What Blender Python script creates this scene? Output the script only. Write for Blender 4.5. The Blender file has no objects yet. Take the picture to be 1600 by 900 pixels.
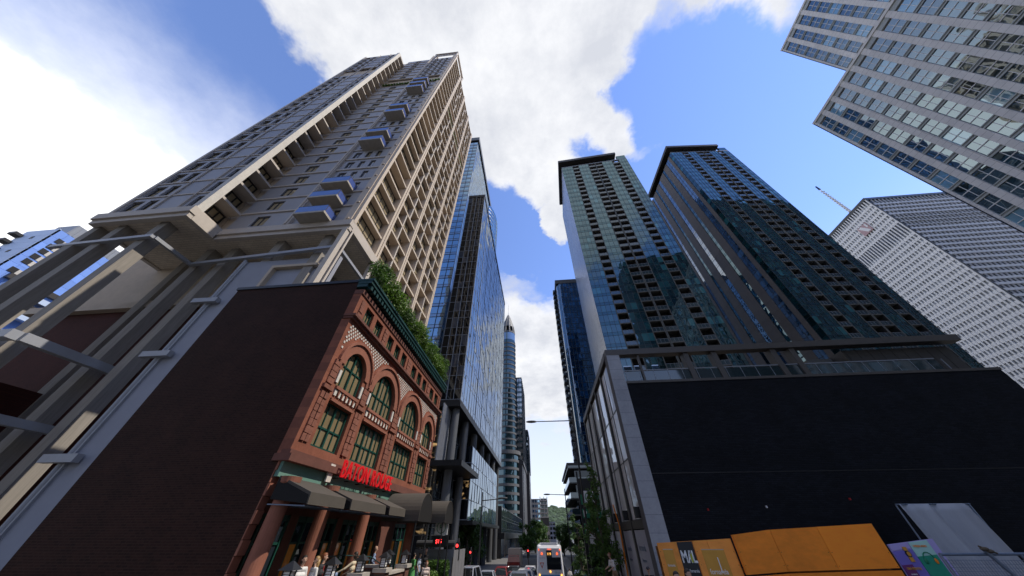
import bpy, bmesh, math, random
import numpy as np
from mathutils import Vector, Matrix, noise as mnoise
R = math.radians
rng = random.Random(7)
S = bpy.context.scene
COL = S.collection

# ------------------------------------------------------------------ objects
def tag(o, label=None, cat=None, group=None, kind=None):
    if label: o['label'] = label
    if cat: o['category'] = cat
    if group: o['group'] = group
    if kind: o['kind'] = kind
    return o

def thing(name, label, cat, loc=(0, 0, 0), rz=0.0, group=None):
    o = bpy.data.objects.new(name, None); COL.objects.link(o)
    o.location = loc; o.rotation_euler = (0, 0, rz); o.empty_display_size = .5
    return tag(o, label, cat, group)

def copy_tree(o, parent=None):
    c = o.copy(); COL.objects.link(c)
    if parent: c.parent = parent
    for ch in [x for x in o.children]: copy_tree(ch, c)
    return c

class Fr:
    """a wall frame: u along the wall, w up, d out of it"""
    def __init__(s, o, u, n):
        s.o = Vector(o); s.u = Vector((u[0], u[1], 0)).normalized(); s.n = Vector((n[0], n[1], 0)).normalized()
    def p(s, u, w, d=0): return s.o + s.u * u + Vector((0, 0, w)) + s.n * d

class MB:
    def __init__(s): s.v = []; s.f = []; s.m = []; s.r = []
    def face(s, pts, mi=0, r=0.0, n=None):
        pts = [Vector(p) for p in pts]
        if n is not None and (pts[1] - pts[0]).cross(pts[2] - pts[0]).dot(n) < 0: pts.reverse()
        b = len(s.v); s.v += pts; s.f.append(tuple(range(b, b + len(pts)))); s.m.append(mi); s.r.append(r)
    def hexa(s, c, mi=0, r=0.0):
        """c: 8 corners, bottom ring then top ring"""
        b = len(s.v); s.v += [Vector(p) for p in c]
        cc = sum((Vector(p) for p in c), Vector()) / 8
        for q in ((0, 1, 2, 3), (4, 5, 6, 7), (0, 1, 5, 4), (1, 2, 6, 5), (2, 3, 7, 6), (3, 0, 4, 7)):
            a0, a1, a2 = (s.v[b + q[0]], s.v[b + q[1]], s.v[b + q[2]])
            if (a1 - a0).cross(a2 - a0).dot(a0 - cc) < 0: q = q[::-1]
            s.f.append(tuple(b + i for i in q)); s.m.append(mi); s.r.append(r)
    def box(s, x0, x1, y0, y1, z0, z1, mi=0, r=0.0):
        s.hexa([(x0, y0, z0), (x1, y0, z0), (x1, y1, z0), (x0, y1, z0), (x0, y0, z1), (x1, y0, z1), (x1, y1, z1), (x0, y1, z1)], mi, r)
    def fb(s, fr, u0, u1, w0, w1, d0, d1, mi=0, r=0.0):
        p = fr.p
        s.hexa([p(u0, w0, d0), p(u1, w0, d0), p(u1, w0, d1), p(u0, w0, d1), p(u0, w1, d0), p(u1, w1, d0), p(u1, w1, d1), p(u0, w1, d1)], mi, r)
    def tube(s, a, b, ra, rb=None, n=8, mi=0, cap=True, r=0.0):
        a = Vector(a); b = Vector(b); rb = ra if rb is None else rb
        t = (b - a).normalized(); x = t.orthogonal().normalized(); y = t.cross(x)
        k = len(s.v)
        for c, rad in ((a, ra), (b, rb)):
            for i in range(n):
                q = 2 * math.pi * i / n; s.v.append(c + x * math.cos(q) * rad + y * math.sin(q) * rad)
        for i in range(n):
            j = (i + 1) % n; s.f.append((k + i, k + j, k + n + j, k + n + i)); s.m.append(mi); s.r.append(r)
        if cap:
            s.f.append(tuple(k + i for i in range(n))[::-1]); s.m.append(mi); s.r.append(r)
            s.f.append(tuple(k + n + i for i in range(n))); s.m.append(mi); s.r.append(r)
    def bar(s, a, b, w, h, mi=0):
        """square bar from a to b, w across, h up"""
        a = Vector(a); b = Vector(b); t = (b - a).normalized()
        x = t.cross(Vector((0, 0, 1)))
        x = Vector((1, 0, 0)) if x.length < 1e-4 else x.normalized()
        y = x.cross(t).normalized(); x = x * w / 2; y = y * h / 2
        s.hexa([a - x - y, a + x - y, a + x + y, a - x + y, b - x - y, b + x - y, b + x + y, b - x + y], mi)
    def lathe(s, prof, c=(0, 0, 0), n=24, a0=0, a1=2 * math.pi, mi=0, mat_of=None):
        c = Vector(c); k = len(s.v); full = abs(a1 - a0 - 2 * math.pi) < 1e-6; m = n if full else n + 1
        for r_, z in prof:
            for i in range(m):
                q = a0 + (a1 - a0) * i / n; s.v.append(c + Vector((math.cos(q) * r_, math.sin(q) * r_, z)))
        for j in range(len(prof) - 1):
            for i in range(n):
                i2 = (i + 1) % m if full else i + 1
                s.f.append((k + j * m + i, k + j * m + i2, k + (j + 1) * m + i2, k + (j + 1) * m + i)); s.m.append(mat_of(j) if mat_of else mi); s.r.append(0)
    def ell(s, c, rx, ry, rz, n=8, mi=0, r=0.0):
        c = Vector(c); k = len(s.v); h = n // 2 + 1
        for j in range(1, h):
            t = math.pi * j / h
            for i in range(n):
                q = 2 * math.pi * i / n
                s.v.append(c + Vector((math.sin(t) * math.cos(q) * rx, math.sin(t) * math.sin(q) * ry, -math.cos(t) * rz)))
        b = len(s.v); s.v += [c + Vector((0, 0, -rz)), c + Vector((0, 0, rz))]
        for j in range(h - 2):
            for i in range(n):
                i2 = (i + 1) % n; s.f.append((k + j * n + i, k + j * n + i2, k + (j + 1) * n + i2, k + (j + 1) * n + i)); s.m.append(mi); s.r.append(r)
        for i in range(n):
            i2 = (i + 1) % n
            s.f.append((b, k + i2, k + i)); s.m.append(mi); s.r.append(r)
            e = k + (h - 2) * n; s.f.append((b + 1, e + i, e + i2)); s.m.append(mi); s.r.append(r)
    def prism(s, poly, d0, d1, fr=None, mi=0):
        """poly of (u, w) extruded between depths d0, d1 of a frame"""
        p = fr.p; n = len(poly); k = len(s.v)
        s.v += [p(u, w, d0) for u, w in poly] + [p(u, w, d1) for u, w in poly]
        s.f.append(tuple(range(k, k + n))); s.f.append(tuple(range(k + n, k + 2 * n))[::-1]); s.m += [mi, mi]; s.r += [0, 0]
        for i in range(n):
            j = (i + 1) % n; s.f.append((k + i, k + j, k + n + j, k + n + i)); s.m.append(mi); s.r.append(0)
    def mesh(s, name, mats, off=(0, 0, 0), smooth=False, recalc=False):
        me = bpy.data.meshes.new(name); off = Vector(off)
        me.from_pydata([tuple(v - off) for v in s.v], [], s.f)
        mats = mats if isinstance(mats, (list, tuple)) else [mats]
        for m in mats: me.materials.append(m)
        me.polygons.foreach_set('material_index', s.m)
        a = me.attributes.new('rnd', 'FLOAT', 'FACE'); a.data.foreach_set('value', [float(x) for x in s.r])
        if smooth: me.polygons.foreach_set('use_smooth', [True] * len(s.f))
        if recalc:
            bm = bmesh.new(); bm.from_mesh(me); bmesh.ops.recalc_face_normals(bm, faces=bm.faces); bm.to_mesh(me); bm.free()
        me.update(); return me
    def build(s, name, mats, parent=None, at=None, **kw):
        """one object; vertices are given in the parent's own frame when at is None and parent is a thing at (px,py,pz) world"""
        off = Vector(at) if at is not None else (parent_base(parent) if parent else Vector())
        o = bpy.data.objects.new(name, s.mesh(name, mats, off, **kw)); COL.objects.link(o)
        if parent:
            o.parent = parent
            o.location = off - parent_base(parent)
        else: o.location = off
        return o

def parent_base(o):
    """world position of an unrotated chain"""
    v = Vector()
    while o: v += Vector(o.location); o = o.parent
    return v

def put(name, mesh, parent, loc):
    o = bpy.data.objects.new(name, mesh); COL.objects.link(o); o.parent = parent
    o.location = Vector(loc) - parent_base(parent); return o

def many(name, root, items, made, limit=100):
    """items: (key, world position); made[key] = list of (part name, MB at origin, mats). The first LIMIT become parts, the rest ONE part of kind stuff."""
    ms = {k: [(n, b.mesh(n, m), m) for n, b, m in v] for k, v in made.items()}
    for key, loc in items[:limit]:
        top = None
        for n, me, m in ms[key]:
            if top is None: top = put(n, me, root, loc)
            else: c = bpy.data.objects.new(n, me); COL.objects.link(c); c.parent = top
    rest = items[limit:]
    if rest:
        mats = []; out = MB()
        for key, loc in rest:
            L = Vector(loc)
            for n, b, m in made[key]:
                ml = m if isinstance(m, (list, tuple)) else [m]
                ix = []
                for q in ml:
                    if q not in mats: mats.append(q)
                    ix.append(mats.index(q))
                k = len(out.v); out.v += [v + L for v in b.v]
                out.f += [tuple(k + i for i in f) for f in b.f]; out.m += [ix[i] for i in b.m]; out.r += b.r
        o = out.build(name, mats, root); o['kind'] = 'stuff'

# ------------------------------------------------------------------ materials
def nt(name):
    m = bpy.data.materials.new(name); m.use_nodes = True
    t = m.node_tree; return m, t, t.nodes['Principled BSDF']
def N(t, k, **kw):
    n = t.nodes.new(k)
    for a, b in kw.items(): setattr(n, a, b)
    return n
def mth(t, op, a, b=None, c=None, clamp=False):
    n = N(t, 'ShaderNodeMath', operation=op); n.use_clamp = clamp
    for i, x in enumerate((a, b, c)):
        if x is None: continue
        if isinstance(x, (int, float)): n.inputs[i].default_value = x
        else: t.links.new(x, n.inputs[i])
    return n.outputs[0]
def mixc(t, f, a, b, mode='MIX'):
    n = N(t, 'ShaderNodeMix', data_type='RGBA', blend_type=mode)
    for i, x in ((0, f), (6, a), (7, b)):
        if isinstance(x, (int, float)): n.inputs[i].default_value = x
        elif isinstance(x, (tuple, list)): n.inputs[i].default_value = (*x[:3], 1)
        else: t.links.new(x, n.inputs[i])
    return n.outputs[2]
def coords(t, scale=(1, 1, 1)):
    tc = N(t, 'ShaderNodeTexCoord'); mp = N(t, 'ShaderNodeMapping'); mp.inputs['Scale'].default_value = scale
    t.links.new(tc.outputs['Object'], mp.inputs[0]); return mp.outputs[0]
def fbm(t, vec, scale, detail=5, rough=.6):
    n = N(t, 'ShaderNodeTexNoise'); n.inputs['Scale'].default_value = scale; n.inputs['Detail'].default_value = detail; n.inputs['Roughness'].default_value = rough
    t.links.new(vec, n.inputs['Vector']); return n.outputs[0]

def mat(name, col, rough=.7, amt=.25, scale=1.5, metal=0.0, ior=1.45, rnd=0.0, stretch=(1, 1, 1), bump=0.0, emis=None, estr=0.0, coat=0.0):
    """surface with fine and broad mottling; rnd = how much the per-face attribute shifts the value"""
    m, t, p = nt(name)
    v = coords(t, stretch)
    n1 = fbm(t, v, scale, 6); n2 = fbm(t, v, scale * .13, 3)
    k = mth(t, 'ADD', mth(t, 'MULTIPLY', mth(t, 'SUBTRACT', n1, .5), amt * 2), mth(t, 'MULTIPLY', mth(t, 'SUBTRACT', n2, .5), amt * 1.6))
    if rnd:
        a = N(t, 'ShaderNodeAttribute', attribute_name='rnd')
        k = mth(t, 'ADD', k, mth(t, 'MULTIPLY', mth(t, 'SUBTRACT', a.outputs['Fac'], .5), rnd * 2))
    k = mth(t, 'MAXIMUM', mth(t, 'ADD', k, 1.0), .05)
    vm = N(t, 'ShaderNodeVectorMath', operation='SCALE'); vm.inputs[0].default_value = col[:3]
    t.links.new(k, vm.inputs['Scale']); t.links.new(vm.outputs[0], p.inputs['Base Color'])
    p.inputs['Roughness'].default_value = rough; p.inputs['Metallic'].default_value = metal; p.inputs['IOR'].default_value = ior
    if coat: p.inputs['Coat Weight'].default_value = coat
    if bump:
        b = N(t, 'ShaderNodeBump'); b.inputs['Strength'].default_value = bump; b.inputs['Distance'].default_value = .02
        t.links.new(n1, b.inputs['Height']); t.links.new(b.outputs[0], p.inputs['Normal'])
    if emis:
        p.inputs['Emission Color'].default_value = (*emis, 1); p.inputs['Emission Strength'].default_value = estr
    return m

def glass(name, col, ior=2.0, rnd=.8, rough=.015, warp=.03, tint=(.85, .93, 1.0), blinds=0.0):
    """coated facade glass over a dim room: opaque, mirror-like, each pane a little different"""
    m, t, p = nt(name)
    a = N(t, 'ShaderNodeAttribute', attribute_name='rnd')
    v = coords(t); n1 = fbm(t, v, .35, 2)
    k = mth(t, 'ADD', mth(t, 'MULTIPLY', mth(t, 'POWER', a.outputs['Fac'], 2.0), rnd * 2), mth(t, 'ADD', 1 - rnd * .6, mth(t, 'MULTIPLY', mth(t, 'SUBTRACT', n1, .5), .5)))
    if blinds: k = mth(t, 'ADD', k, mth(t, 'MULTIPLY', mth(t, 'GREATER_THAN', a.outputs['Fac'], .90), blinds))
    vm = N(t, 'ShaderNodeVectorMath', operation='SCALE'); vm.inputs[0].default_value = col[:3]
    t.links.new(mth(t, 'MAXIMUM', k, .1), vm.inputs['Scale']); t.links.new(vm.outputs[0], p.inputs['Base Color'])
    p.inputs['Roughness'].default_value = .6; p.inputs['Specular IOR Level'].default_value = 0
    gs = N(t, 'ShaderNodeBsdfGlossy'); gs.inputs['Color'].default_value = (*tint, 1); gs.inputs['Roughness'].default_value = rough
    fr = N(t, 'ShaderNodeFresnel'); fr.inputs['IOR'].default_value = ior
    mx = N(t, 'ShaderNodeMixShader'); t.links.new(fr.outputs[0], mx.inputs[0]); t.links.new(p.outputs[0], mx.inputs[1]); t.links.new(gs.outputs[0], mx.inputs[2]); t.links.new(mx.outputs[0], t.nodes['Material Output'].inputs[0])
    if warp:
        b = N(t, 'ShaderNodeBump'); b.inputs['Strength'].default_value = warp; b.inputs['Distance'].default_value = .35
        n3 = fbm(t, v, .55, 1, .4); t.links.new(n3, b.inputs['Height'])
        for q in (gs, fr): t.links.new(b.outputs[0], q.inputs['Normal'])
    return m

def brick(name, axis, c1, c2, mortar, bw=.22, bh=.075, ms=.012, rough=.85, off=.5, bump=.4, amt=.3, soffit=False):
    m, t, p = nt(name)
    tc = N(t, 'ShaderNodeTexCoord'); sp = N(t, 'ShaderNodeSeparateXYZ'); t.links.new(tc.outputs['Object'], sp.inputs[0])
    cb = N(t, 'ShaderNodeCombineXYZ'); t.links.new(sp.outputs[axis], cb.inputs[0]); t.links.new(sp.outputs[1 if soffit else 2], cb.inputs[1])
    b = N(t, 'ShaderNodeTexBrick'); b.offset = off
    for k, x in (('Color1', c1), ('Color2', c2), ('Mortar', mortar)): b.inputs[k].default_value = (*x, 1)
    b.inputs['Scale'].default_value = 1; b.inputs['Mortar Size'].default_value = ms; b.inputs['Brick Width'].default_value = bw; b.inputs['Row Height'].default_value = bh
    b.inputs['Mortar Smooth'].default_value = .2
    t.links.new(cb.outputs[0], b.inputs['Vector'])
    n1 = fbm(t, tc.outputs['Object'], .7, 5); n2 = fbm(t, tc.outputs['Object'], 9, 4)
    k = mth(t, 'ADD', mth(t, 'ADD', 1, mth(t, 'MULTIPLY', mth(t, 'SUBTRACT', n1, .5), amt * 2.4)), mth(t, 'MULTIPLY', mth(t, 'SUBTRACT', n2, .5), amt * 1.4))
    vm = N(t, 'ShaderNodeVectorMath', operation='SCALE'); t.links.new(b.outputs['Color'], vm.inputs[0]); t.links.new(k, vm.inputs['Scale'])
    t.links.new(vm.outputs[0], p.inputs['Base Color']); p.inputs['Roughness'].default_value = rough; p.inputs['Specular IOR Level'].default_value = .2
    if bump:
        bp = N(t, 'ShaderNodeBump'); bp.inputs['Strength'].default_value = bump; bp.inputs['Distance'].default_value = .01
        t.links.new(mth(t, 'SUBTRACT', 1, b.outputs['Fac']), bp.inputs['Height']); t.links.new(bp.outputs[0], p.inputs['Normal'])
    return m

def leafmat(name, c, rnd=.6):
    m = mat(name, c, .55, .25, 3, rnd=rnd); t = m.node_tree; p = t.nodes['Principled BSDF']
    tr = N(t, 'ShaderNodeBsdfTranslucent'); tr.inputs[0].default_value = (c[0] * 1.3, c[1] * 1.5, c[2] * .7, 1)
    mx = N(t, 'ShaderNodeMixShader'); mx.inputs[0].default_value = .3
    o = t.nodes['Material Output']; t.links.new(p.outputs[0], mx.inputs[1]); t.links.new(tr.outputs[0], mx.inputs[2]); t.links.new(mx.outputs[0], o.inputs[0])
    return m

class M: pass
M.conc = mat('concrete', (.42, .38, .33), .85, .22, 2.0, bump=.2)
M.conc_board = mat('board_marked_concrete', (.30, .27, .235), .85, .35, 3.0, stretch=(3, 3, .25), bump=.35)
M.panel = mat('grey_cladding_panel', (.37, .36, .37), .55, .10, 1.2, rnd=.08)
M.ledge = mat('pale_precast', (.55, .485, .42), .75, .12, 2.5)
M.grid = mat('beige_precast_frame', (.60, .50, .40), .75, .12, 2.5)
M.pale_wall = mat('grey_render', (.33, .34, .39), .85, .10, .9)
M.beige = mat('beige_render', (.56, .46, .35), .85, .15, 1.4)
M.steel = mat('grey_painted_steel', (.34, .35, .38), .45, .08, 2.0)
M.dframe = mat('dark_window_frame', (.03, .027, .025), .4, .1, 4)
M.maroon = brick('maroon_brick_x', 0, (.085, .024, .018), (.06, .017, .014), (.06, .022, .018))
M.soffit = brick('pale_brick_soffit', 0, (.74, .65, .53), (.67, .58, .47), (.52, .45, .37), .9, .3, .03, soffit=True, amt=.2)
M.pbrick = brick('pale_brick_wall', 0, (.50, .41, .32), (.45, .37, .285), (.30, .26, .22), .45, .15, .02, amt=.2)
M.tglass = glass('tower_window_glass', (.46, .37, .23), 1.7, .8)
M.tglass_blue = glass('balcony_glass', (.09, .14, .42), 2.3, .3, .05)
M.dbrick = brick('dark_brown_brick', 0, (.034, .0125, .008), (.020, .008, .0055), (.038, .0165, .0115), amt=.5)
M.rbrick = brick('red_sandstone_courses', 1, (.27, .10, .062), (.22, .08, .05), (.20, .075, .05), 1.3, .42, .008, .8, amt=.35, bump=.25)
M.rstone = mat('red_sandstone', (.27, .102, .064), .8, .35, 2.5, bump=.4)
M.rstone_d = mat('dark_red_sandstone', (.14, .055, .04), .85, .3, 3, bump=.4)
M.carved = mat('carved_sandstone', (.22, .085, .056), .85, .5, 7, bump=1.0)
M.wstone = mat('white_stone', (.62, .58, .52), .7, .2, 5)
M.greenf = mat('green_window_frame', (.010, .062, .046), .4, .2, 4)
M.copper = mat('green_copper', (.008, .045, .044), .5, .3, 5)
M.band = mat('sage_green_band', (.14, .27, .22), .6, .12, 3)
M.blind = glass('blind_behind_glass', (.34, .26, .145), 1.6, .5)
M.amber = mat('amber_interior_glass', (.20, .085, .02), .08, .4, 1.2, ior=1.5, emis=(.8, .30, .06), estr=.035)
M.darkglass = glass('dark_shop_glass', (.012, .016, .022), 1.6, .6)
M.awning = mat('brown_awning_canvas', (.075, .064, .052), .8, .15, 3)
M.awn_d = mat('dark_awning_side', (.008, .007, .007), .85, .15, 3)
M.redlit = mat('red_sign_letter', (.50, .007, .010), .35, .08, 3, emis=(1, .02, .03), estr=.18)
M.black = mat('black_metal', (.012, .012, .013), .45, .1, 5)
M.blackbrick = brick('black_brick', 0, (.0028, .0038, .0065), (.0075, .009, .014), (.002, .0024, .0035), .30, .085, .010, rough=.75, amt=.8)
M.granite = brick('grey_granite_slabs', 0, (.36, .37, .40), (.33, .34, .37), (.10, .10, .11), 1.6, .75, .006, .6, off=0, bump=.1, amt=.25)
M.bronze = mat('bronze_metal', (.075, .066, .058), .45, .12, 2.5)
M.bronze2 = mat('dark_bronze_panel', (.05, .046, .042), .55, .12, .8)
M.g_blue = glass('blue_facade_glass', (.015, .075, .20), 4.5, .9, tint=(.62, .86, 1))
M.g_blue2 = glass('pale_blue_facade_glass', (.03, .08, .15), 3.4, .8, warp=.06)
M.g_dark = glass('dark_facade_glass', (.006, .008, .012), 1.6, .9, blinds=4.0)
M.g_dblue = glass('dark_blue_facade_glass', (.008, .024, .045), 3.6, .9, warp=.10)
M.g_lit = mat('lit_office_glass', (.05, .034, .016), .05, .6, 1.5, emis=(1, .55, .2), estr=.02)
def litglass(name, col):
    m = glass(name, col, 1.7, .9); t = m.node_tree; p = t.nodes['Principled BSDF']
    n = fbm(t, coords(t, (1, 1, 1.6)), .9, 2, .5); p.inputs['Emission Color'].default_value = (1, .62, .26, 1)
    t.links.new(mth(t, 'MULTIPLY', mth(t, 'MAXIMUM', mth(t, 'SUBTRACT', n, .56), 0.0), 3.0), p.inputs['Emission Strength']); return m
M.g_lit = litglass('lit_office_glass', (.012, .011, .010))
M.g_teal = glass('teal_facade_glass', (.007, .036, .040), 2.3, .9, blinds=1.6, warp=.05, tint=(.60, .83, .92))
M.g_teal2 = glass('teal_spandrel_glass', (.006, .028, .033), 2.1, .7, warp=.05, tint=(.53, .78, .90))
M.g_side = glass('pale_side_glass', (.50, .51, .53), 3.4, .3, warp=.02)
M.g_white = glass('sky_white_shop_glass', (.70, .71, .73), 1.45, .25, warp=.02)  # white base colour stands in for bright sky mirrored in the panes
M.pale_side = mat('sky_white_tower_side', (.74, .74, .76), .22, .04, .6, rnd=.05)  # sky reflection on the tower's narrow side, put into a white base colour
M.mull = mat('dark_mullion', (.045, .05, .055), .4, .1, 4)
M.mull_p = mat('pale_mullion', (.24, .26, .29), .4, .1, 4)
M.bstone = mat('taupe_stone_cladding', (.155, .13, .108), .55, .12, 1.5, rnd=.1)
M.slab = mat('grey_balcony_slab', (.125, .125, .115), .8, .15, 3)
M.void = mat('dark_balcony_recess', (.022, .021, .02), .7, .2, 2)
M.rail = glass('balcony_railing_glass', (.03, .05, .055), 1.9, .4, .05)
M.canopy = mat('dark_roof_canopy', (.045, .04, .038), .5, .12, 2)
M.trpier = brick('pale_concrete_pier', 1, (.78, .755, .73), (.73, .71, .69), (.50, .48, .47), 5, .9, .03, .8, off=0, amt=.15, bump=.1)
M.trpier_x = mat('pale_concrete_cladding', (.74, .72, .69), .8, .12, 2)
M.trfin = mat('grey_green_fin', (.40, .43, .43), .5, .1, 3)
M.trglass = glass('office_window_glass', (.03, .055, .07), 3.2, .9, tint=(.74, .92, 1), blinds=4.0)
M.white_rib = mat('white_rib', (.80, .79, .78), .55, .06, 1.2)
M.frglass = glass('grey_ribbon_glass', (.26, .27, .285), 1.8, .6)
M.frdark = glass('dark_ribbon_glass', (.02, .03, .055), 1.7, .6)
M.lblue = mat('blue_wall_panel', (.20, .36, .85), .6, .08, .6, rnd=.1)
M.lpale = mat('pale_blue_roof_edge', (.55, .66, .85), .6, .06, 1)
M.corr = mat('grey_corrugated_metal', (.27, .29, .33), .5, .1, 2)
M.rt_conc = mat('tan_ring_concrete', (.13, .125, .12), .75, .12, 1)
M.asphalt = mat('asphalt', (.05, .05, .052), .9, .3, 3)
M.paving = mat('concrete_paving', (.15, .145, .14), .85, .25, 2)
M.kerb = mat('kerb_stone', (.30, .29, .28), .8, .2, 4)
M.earth = mat('city_ground', (.09, .09, .088), .95, .3, .3)
M.paintw = mat('white_road_paint', (.72, .72, .70), .7, .2, 6)
M.orange = mat('orange_plywood', (.95, .27, .018), .6, .24, 2.6, stretch=(1, 1, 2.2), bump=.15, rnd=.10)
M.orange2 = mat('orange_plywood_pale', (.93, .33, .055), .6, .26, 2.8, rnd=.1, stretch=(1, 1, 2), bump=.1)
M.gold = mat('gold_poster', (.62, .30, .04), .5, .2, 2)
M.navy = mat('black_poster', (.012, .013, .018), .5, .2, 3)
M.white = mat('white_paint', (.78, .78, .78), .5, .08, 3)
M.yellowg = mat('yellow_green_ink', (.45, .48, .03), .5, .1, 3)
M.grime = mat('grime', (.20, .085, .02), .8, .4, 5)
M.purple = mat('violet_poster', (.20, .16, .55), .45, .2, 1.2)
M.purple2 = mat('plum_poster', (.16, .03, .15), .45, .2, 1.2)
M.lilac = mat('lilac_poster', (.42, .36, .68), .45, .12, 1.2)
M.green_p = mat('green_poster', (.02, .30, .19), .45, .2, 1.2)
M.mint = mat('mint_poster', (.40, .66, .60), .45, .1, 1.2)
M.tarp = mat('grey_tarpaulin', (.36, .38, .43), .5, .16, 1.2, stretch=(2.5, 1, .3), bump=.5)
M.galv = mat('blue_grey_tube', (.16, .20, .27), .4, .15, 5, metal=.4)
M.green_s = mat('green_sign', (.01, .20, .10), .4, .05, 3)
M.skin = mat('skin', (.50, .30, .21), .55, .06, 8)
M.skin_d = mat('dark_skin', (.12, .065, .04), .55, .06, 8)
M.hair_d = mat('dark_hair', (.02, .014, .01), .5, .3, 20)
M.hair_b = mat('blond_hair', (.36, .22, .09), .5, .3, 20)
M.hair_r = mat('red_brown_hair', (.22, .075, .03), .5, .3, 20)
def cloth(name, c): return mat(name, c, .85, .12, 9)
M.c_white = cloth('white_cloth', (.72, .70, .66)); M.c_cream = cloth('cream_cloth', (.62, .52, .36)); M.c_suit = cloth('charcoal_suit', (.035, .033, .035))
M.c_green = cloth('green_cloth', (.10, .34, .10)); M.c_blue = cloth('pale_blue_cloth', (.22, .28, .42)); M.c_navy = cloth('navy_cloth', (.02, .025, .045))
M.c_khaki = cloth('khaki_cloth', (.33, .24, .14)); M.c_pattern = mat('patterned_cloth', (.38, .42, .55), .85, .9, 14); M.c_black = cloth('black_cloth', (.012, .012, .014)); M.c_red = cloth('red_cloth', (.35, .02, .02)); M.c_pink = cloth('pale_pink_cloth', (.62, .50, .44))
M.tyre = mat('tyre_rubber', (.015, .015, .016), .85, .15, 6)
M.rim = mat('wheel_rim', (.35, .35, .36), .3, .1, 6, metal=.8)
M.carglass = glass('car_glass', (.01, .012, .014), 1.5, .3, warp=0)
M.headlamp = mat('lit_headlamp', (.8, .8, .75), .2, .05, 3, emis=(1, .95, .85), estr=3)
M.taillamp = mat('lit_tail_lamp', (.6, .02, .01), .3, .05, 3, emis=(1, .12, .03), estr=1.6)
M.amberlamp = mat('lit_amber_lamp', (.8, .35, .05), .3, .05, 3, emis=(1, .45, .08), estr=2)
M.redlamp = mat('lit_red_signal', (.6, .01, .01), .3, .05, 3, emis=(1, .04, .04), estr=3)
M.plastic = mat('grey_plastic', (.06, .06, .062), .5, .1, 4)
def paint(name, c): return mat(name, c, .28, .04, 3, coat=.6)
M.encl = mat('grey_site_panel', (.17, .17, .185), .7, .2, 2)
M.leaf = leafmat('leaf_green', (.065, .125, .024)); M.leaf_l = leafmat('leaf_light_green', (.105, .18, .028)); M.leaf_d = leafmat('leaf_dark_green', (.045, .09, .022))
M.column_d = mat('dark_round_column', (.10, .105, .115), .5, .1, 2)
M.bark = mat('bark', (.09, .07, .05), .9, .35, 8, bump=.6)
M.forest = mat('wooded_hill', (.055, .085, .03), .95, .8, .03, bump=1)

# ------------------------------------------------------------------ helpers for walls
def lin(a, b, n): return [a + (b - a) * i / n for i in range(n + 1)]
def curtain(gl, mu, fr, cols, rows, sp=.28, tilt=.0045, mw=.07, md=.07, skip=None, lit=0.0, hm=True, g=(0, 1), spl=True, litmax=999):
    """panes and mullions of a curtain wall: gl gets vision (material g[0]) and spandrel (g[1]) panes, each a hair out of plane"""
    for i in range(len(cols) - 1):
        a, b = cols[i], cols[i + 1]
        for j in range(len(rows) - 1):
            if skip and skip(i, j): continue
            w0, w1 = rows[j], rows[j + 1]; ws = w0 + (w1 - w0) * sp
            for (q0, q1, mi) in (((w0, ws, g[1]), (ws, w1, g[0])) if sp > 0 else ((w0, w1, g[0]),)):
                tu = rng.gauss(0, tilt) * (b - a) / 2; tw = rng.gauss(0, tilt) * (q1 - q0) / 2
                m2 = 2 if (lit and j < litmax and mi == g[0] and rng.random() < lit) else mi
                gl.face([fr.p(a, q0, -tu - tw), fr.p(b, q0, tu - tw), fr.p(b, q1, tu + tw), fr.p(a, q1, -tu + tw)], m2, rng.random(), fr.n)
            if hm:
                mu.fb(fr, a, b, w0 - mw / 2, w0 + mw / 2, -.02, md * .7)
                if sp > 0 and spl: mu.fb(fr, a, b, ws - mw * .3, ws + mw * .3, -.02, md * .45)
    for i, u in enumerate(cols):
        # vertical mullions, broken where both neighbours are skipped
        j = 0; nr = len(rows) - 1
        while j < nr:
            l = i > 0 and not (skip and skip(i - 1, j)); r_ = i < len(cols) - 1 and not (skip and skip(i, j))
            if l or r_:
                k = j
                while k < nr and ((i > 0 and not (skip and skip(i - 1, k))) or (i < len(cols) - 1 and not (skip and skip(i, k)))): k += 1
                mu.fb(fr, u - mw / 2, u + mw / 2, rows[j], rows[k], -.02, md); j = k
            else: j += 1

def text(body, size, fr, u, w, d, depth, material, parent, name='lettering', bold=0.0, shear=0.0, sx=1.0, spacing=1.0):
    cu = bpy.data.curves.new(name, 'FONT'); cu.body = body; cu.size = size; cu.extrude = depth / 2; cu.offset = bold; cu.shear = shear; cu.resolution_u = 3; cu.space_character = spacing
    o = bpy.data.objects.new(name, cu); me = bpy.data.meshes.new_from_object(o); bpy.data.objects.remove(o)
    for v in me.vertices:
        q = fr.p(u + v.co.x * sx, w + v.co.y, d + v.co.z + depth / 2) - parent_base(parent); v.co = q
    # the frame may be left-handed; keep normals outward
    if fr.u.cross(Vector((0, 0, 1))).dot(fr.n) < 0: me.flip_normals()
    me.materials.clear(); me.materials.append(material)
    ob = bpy.data.objects.new(name, me); COL.objects.link(ob); ob.parent = parent; return ob

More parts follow.
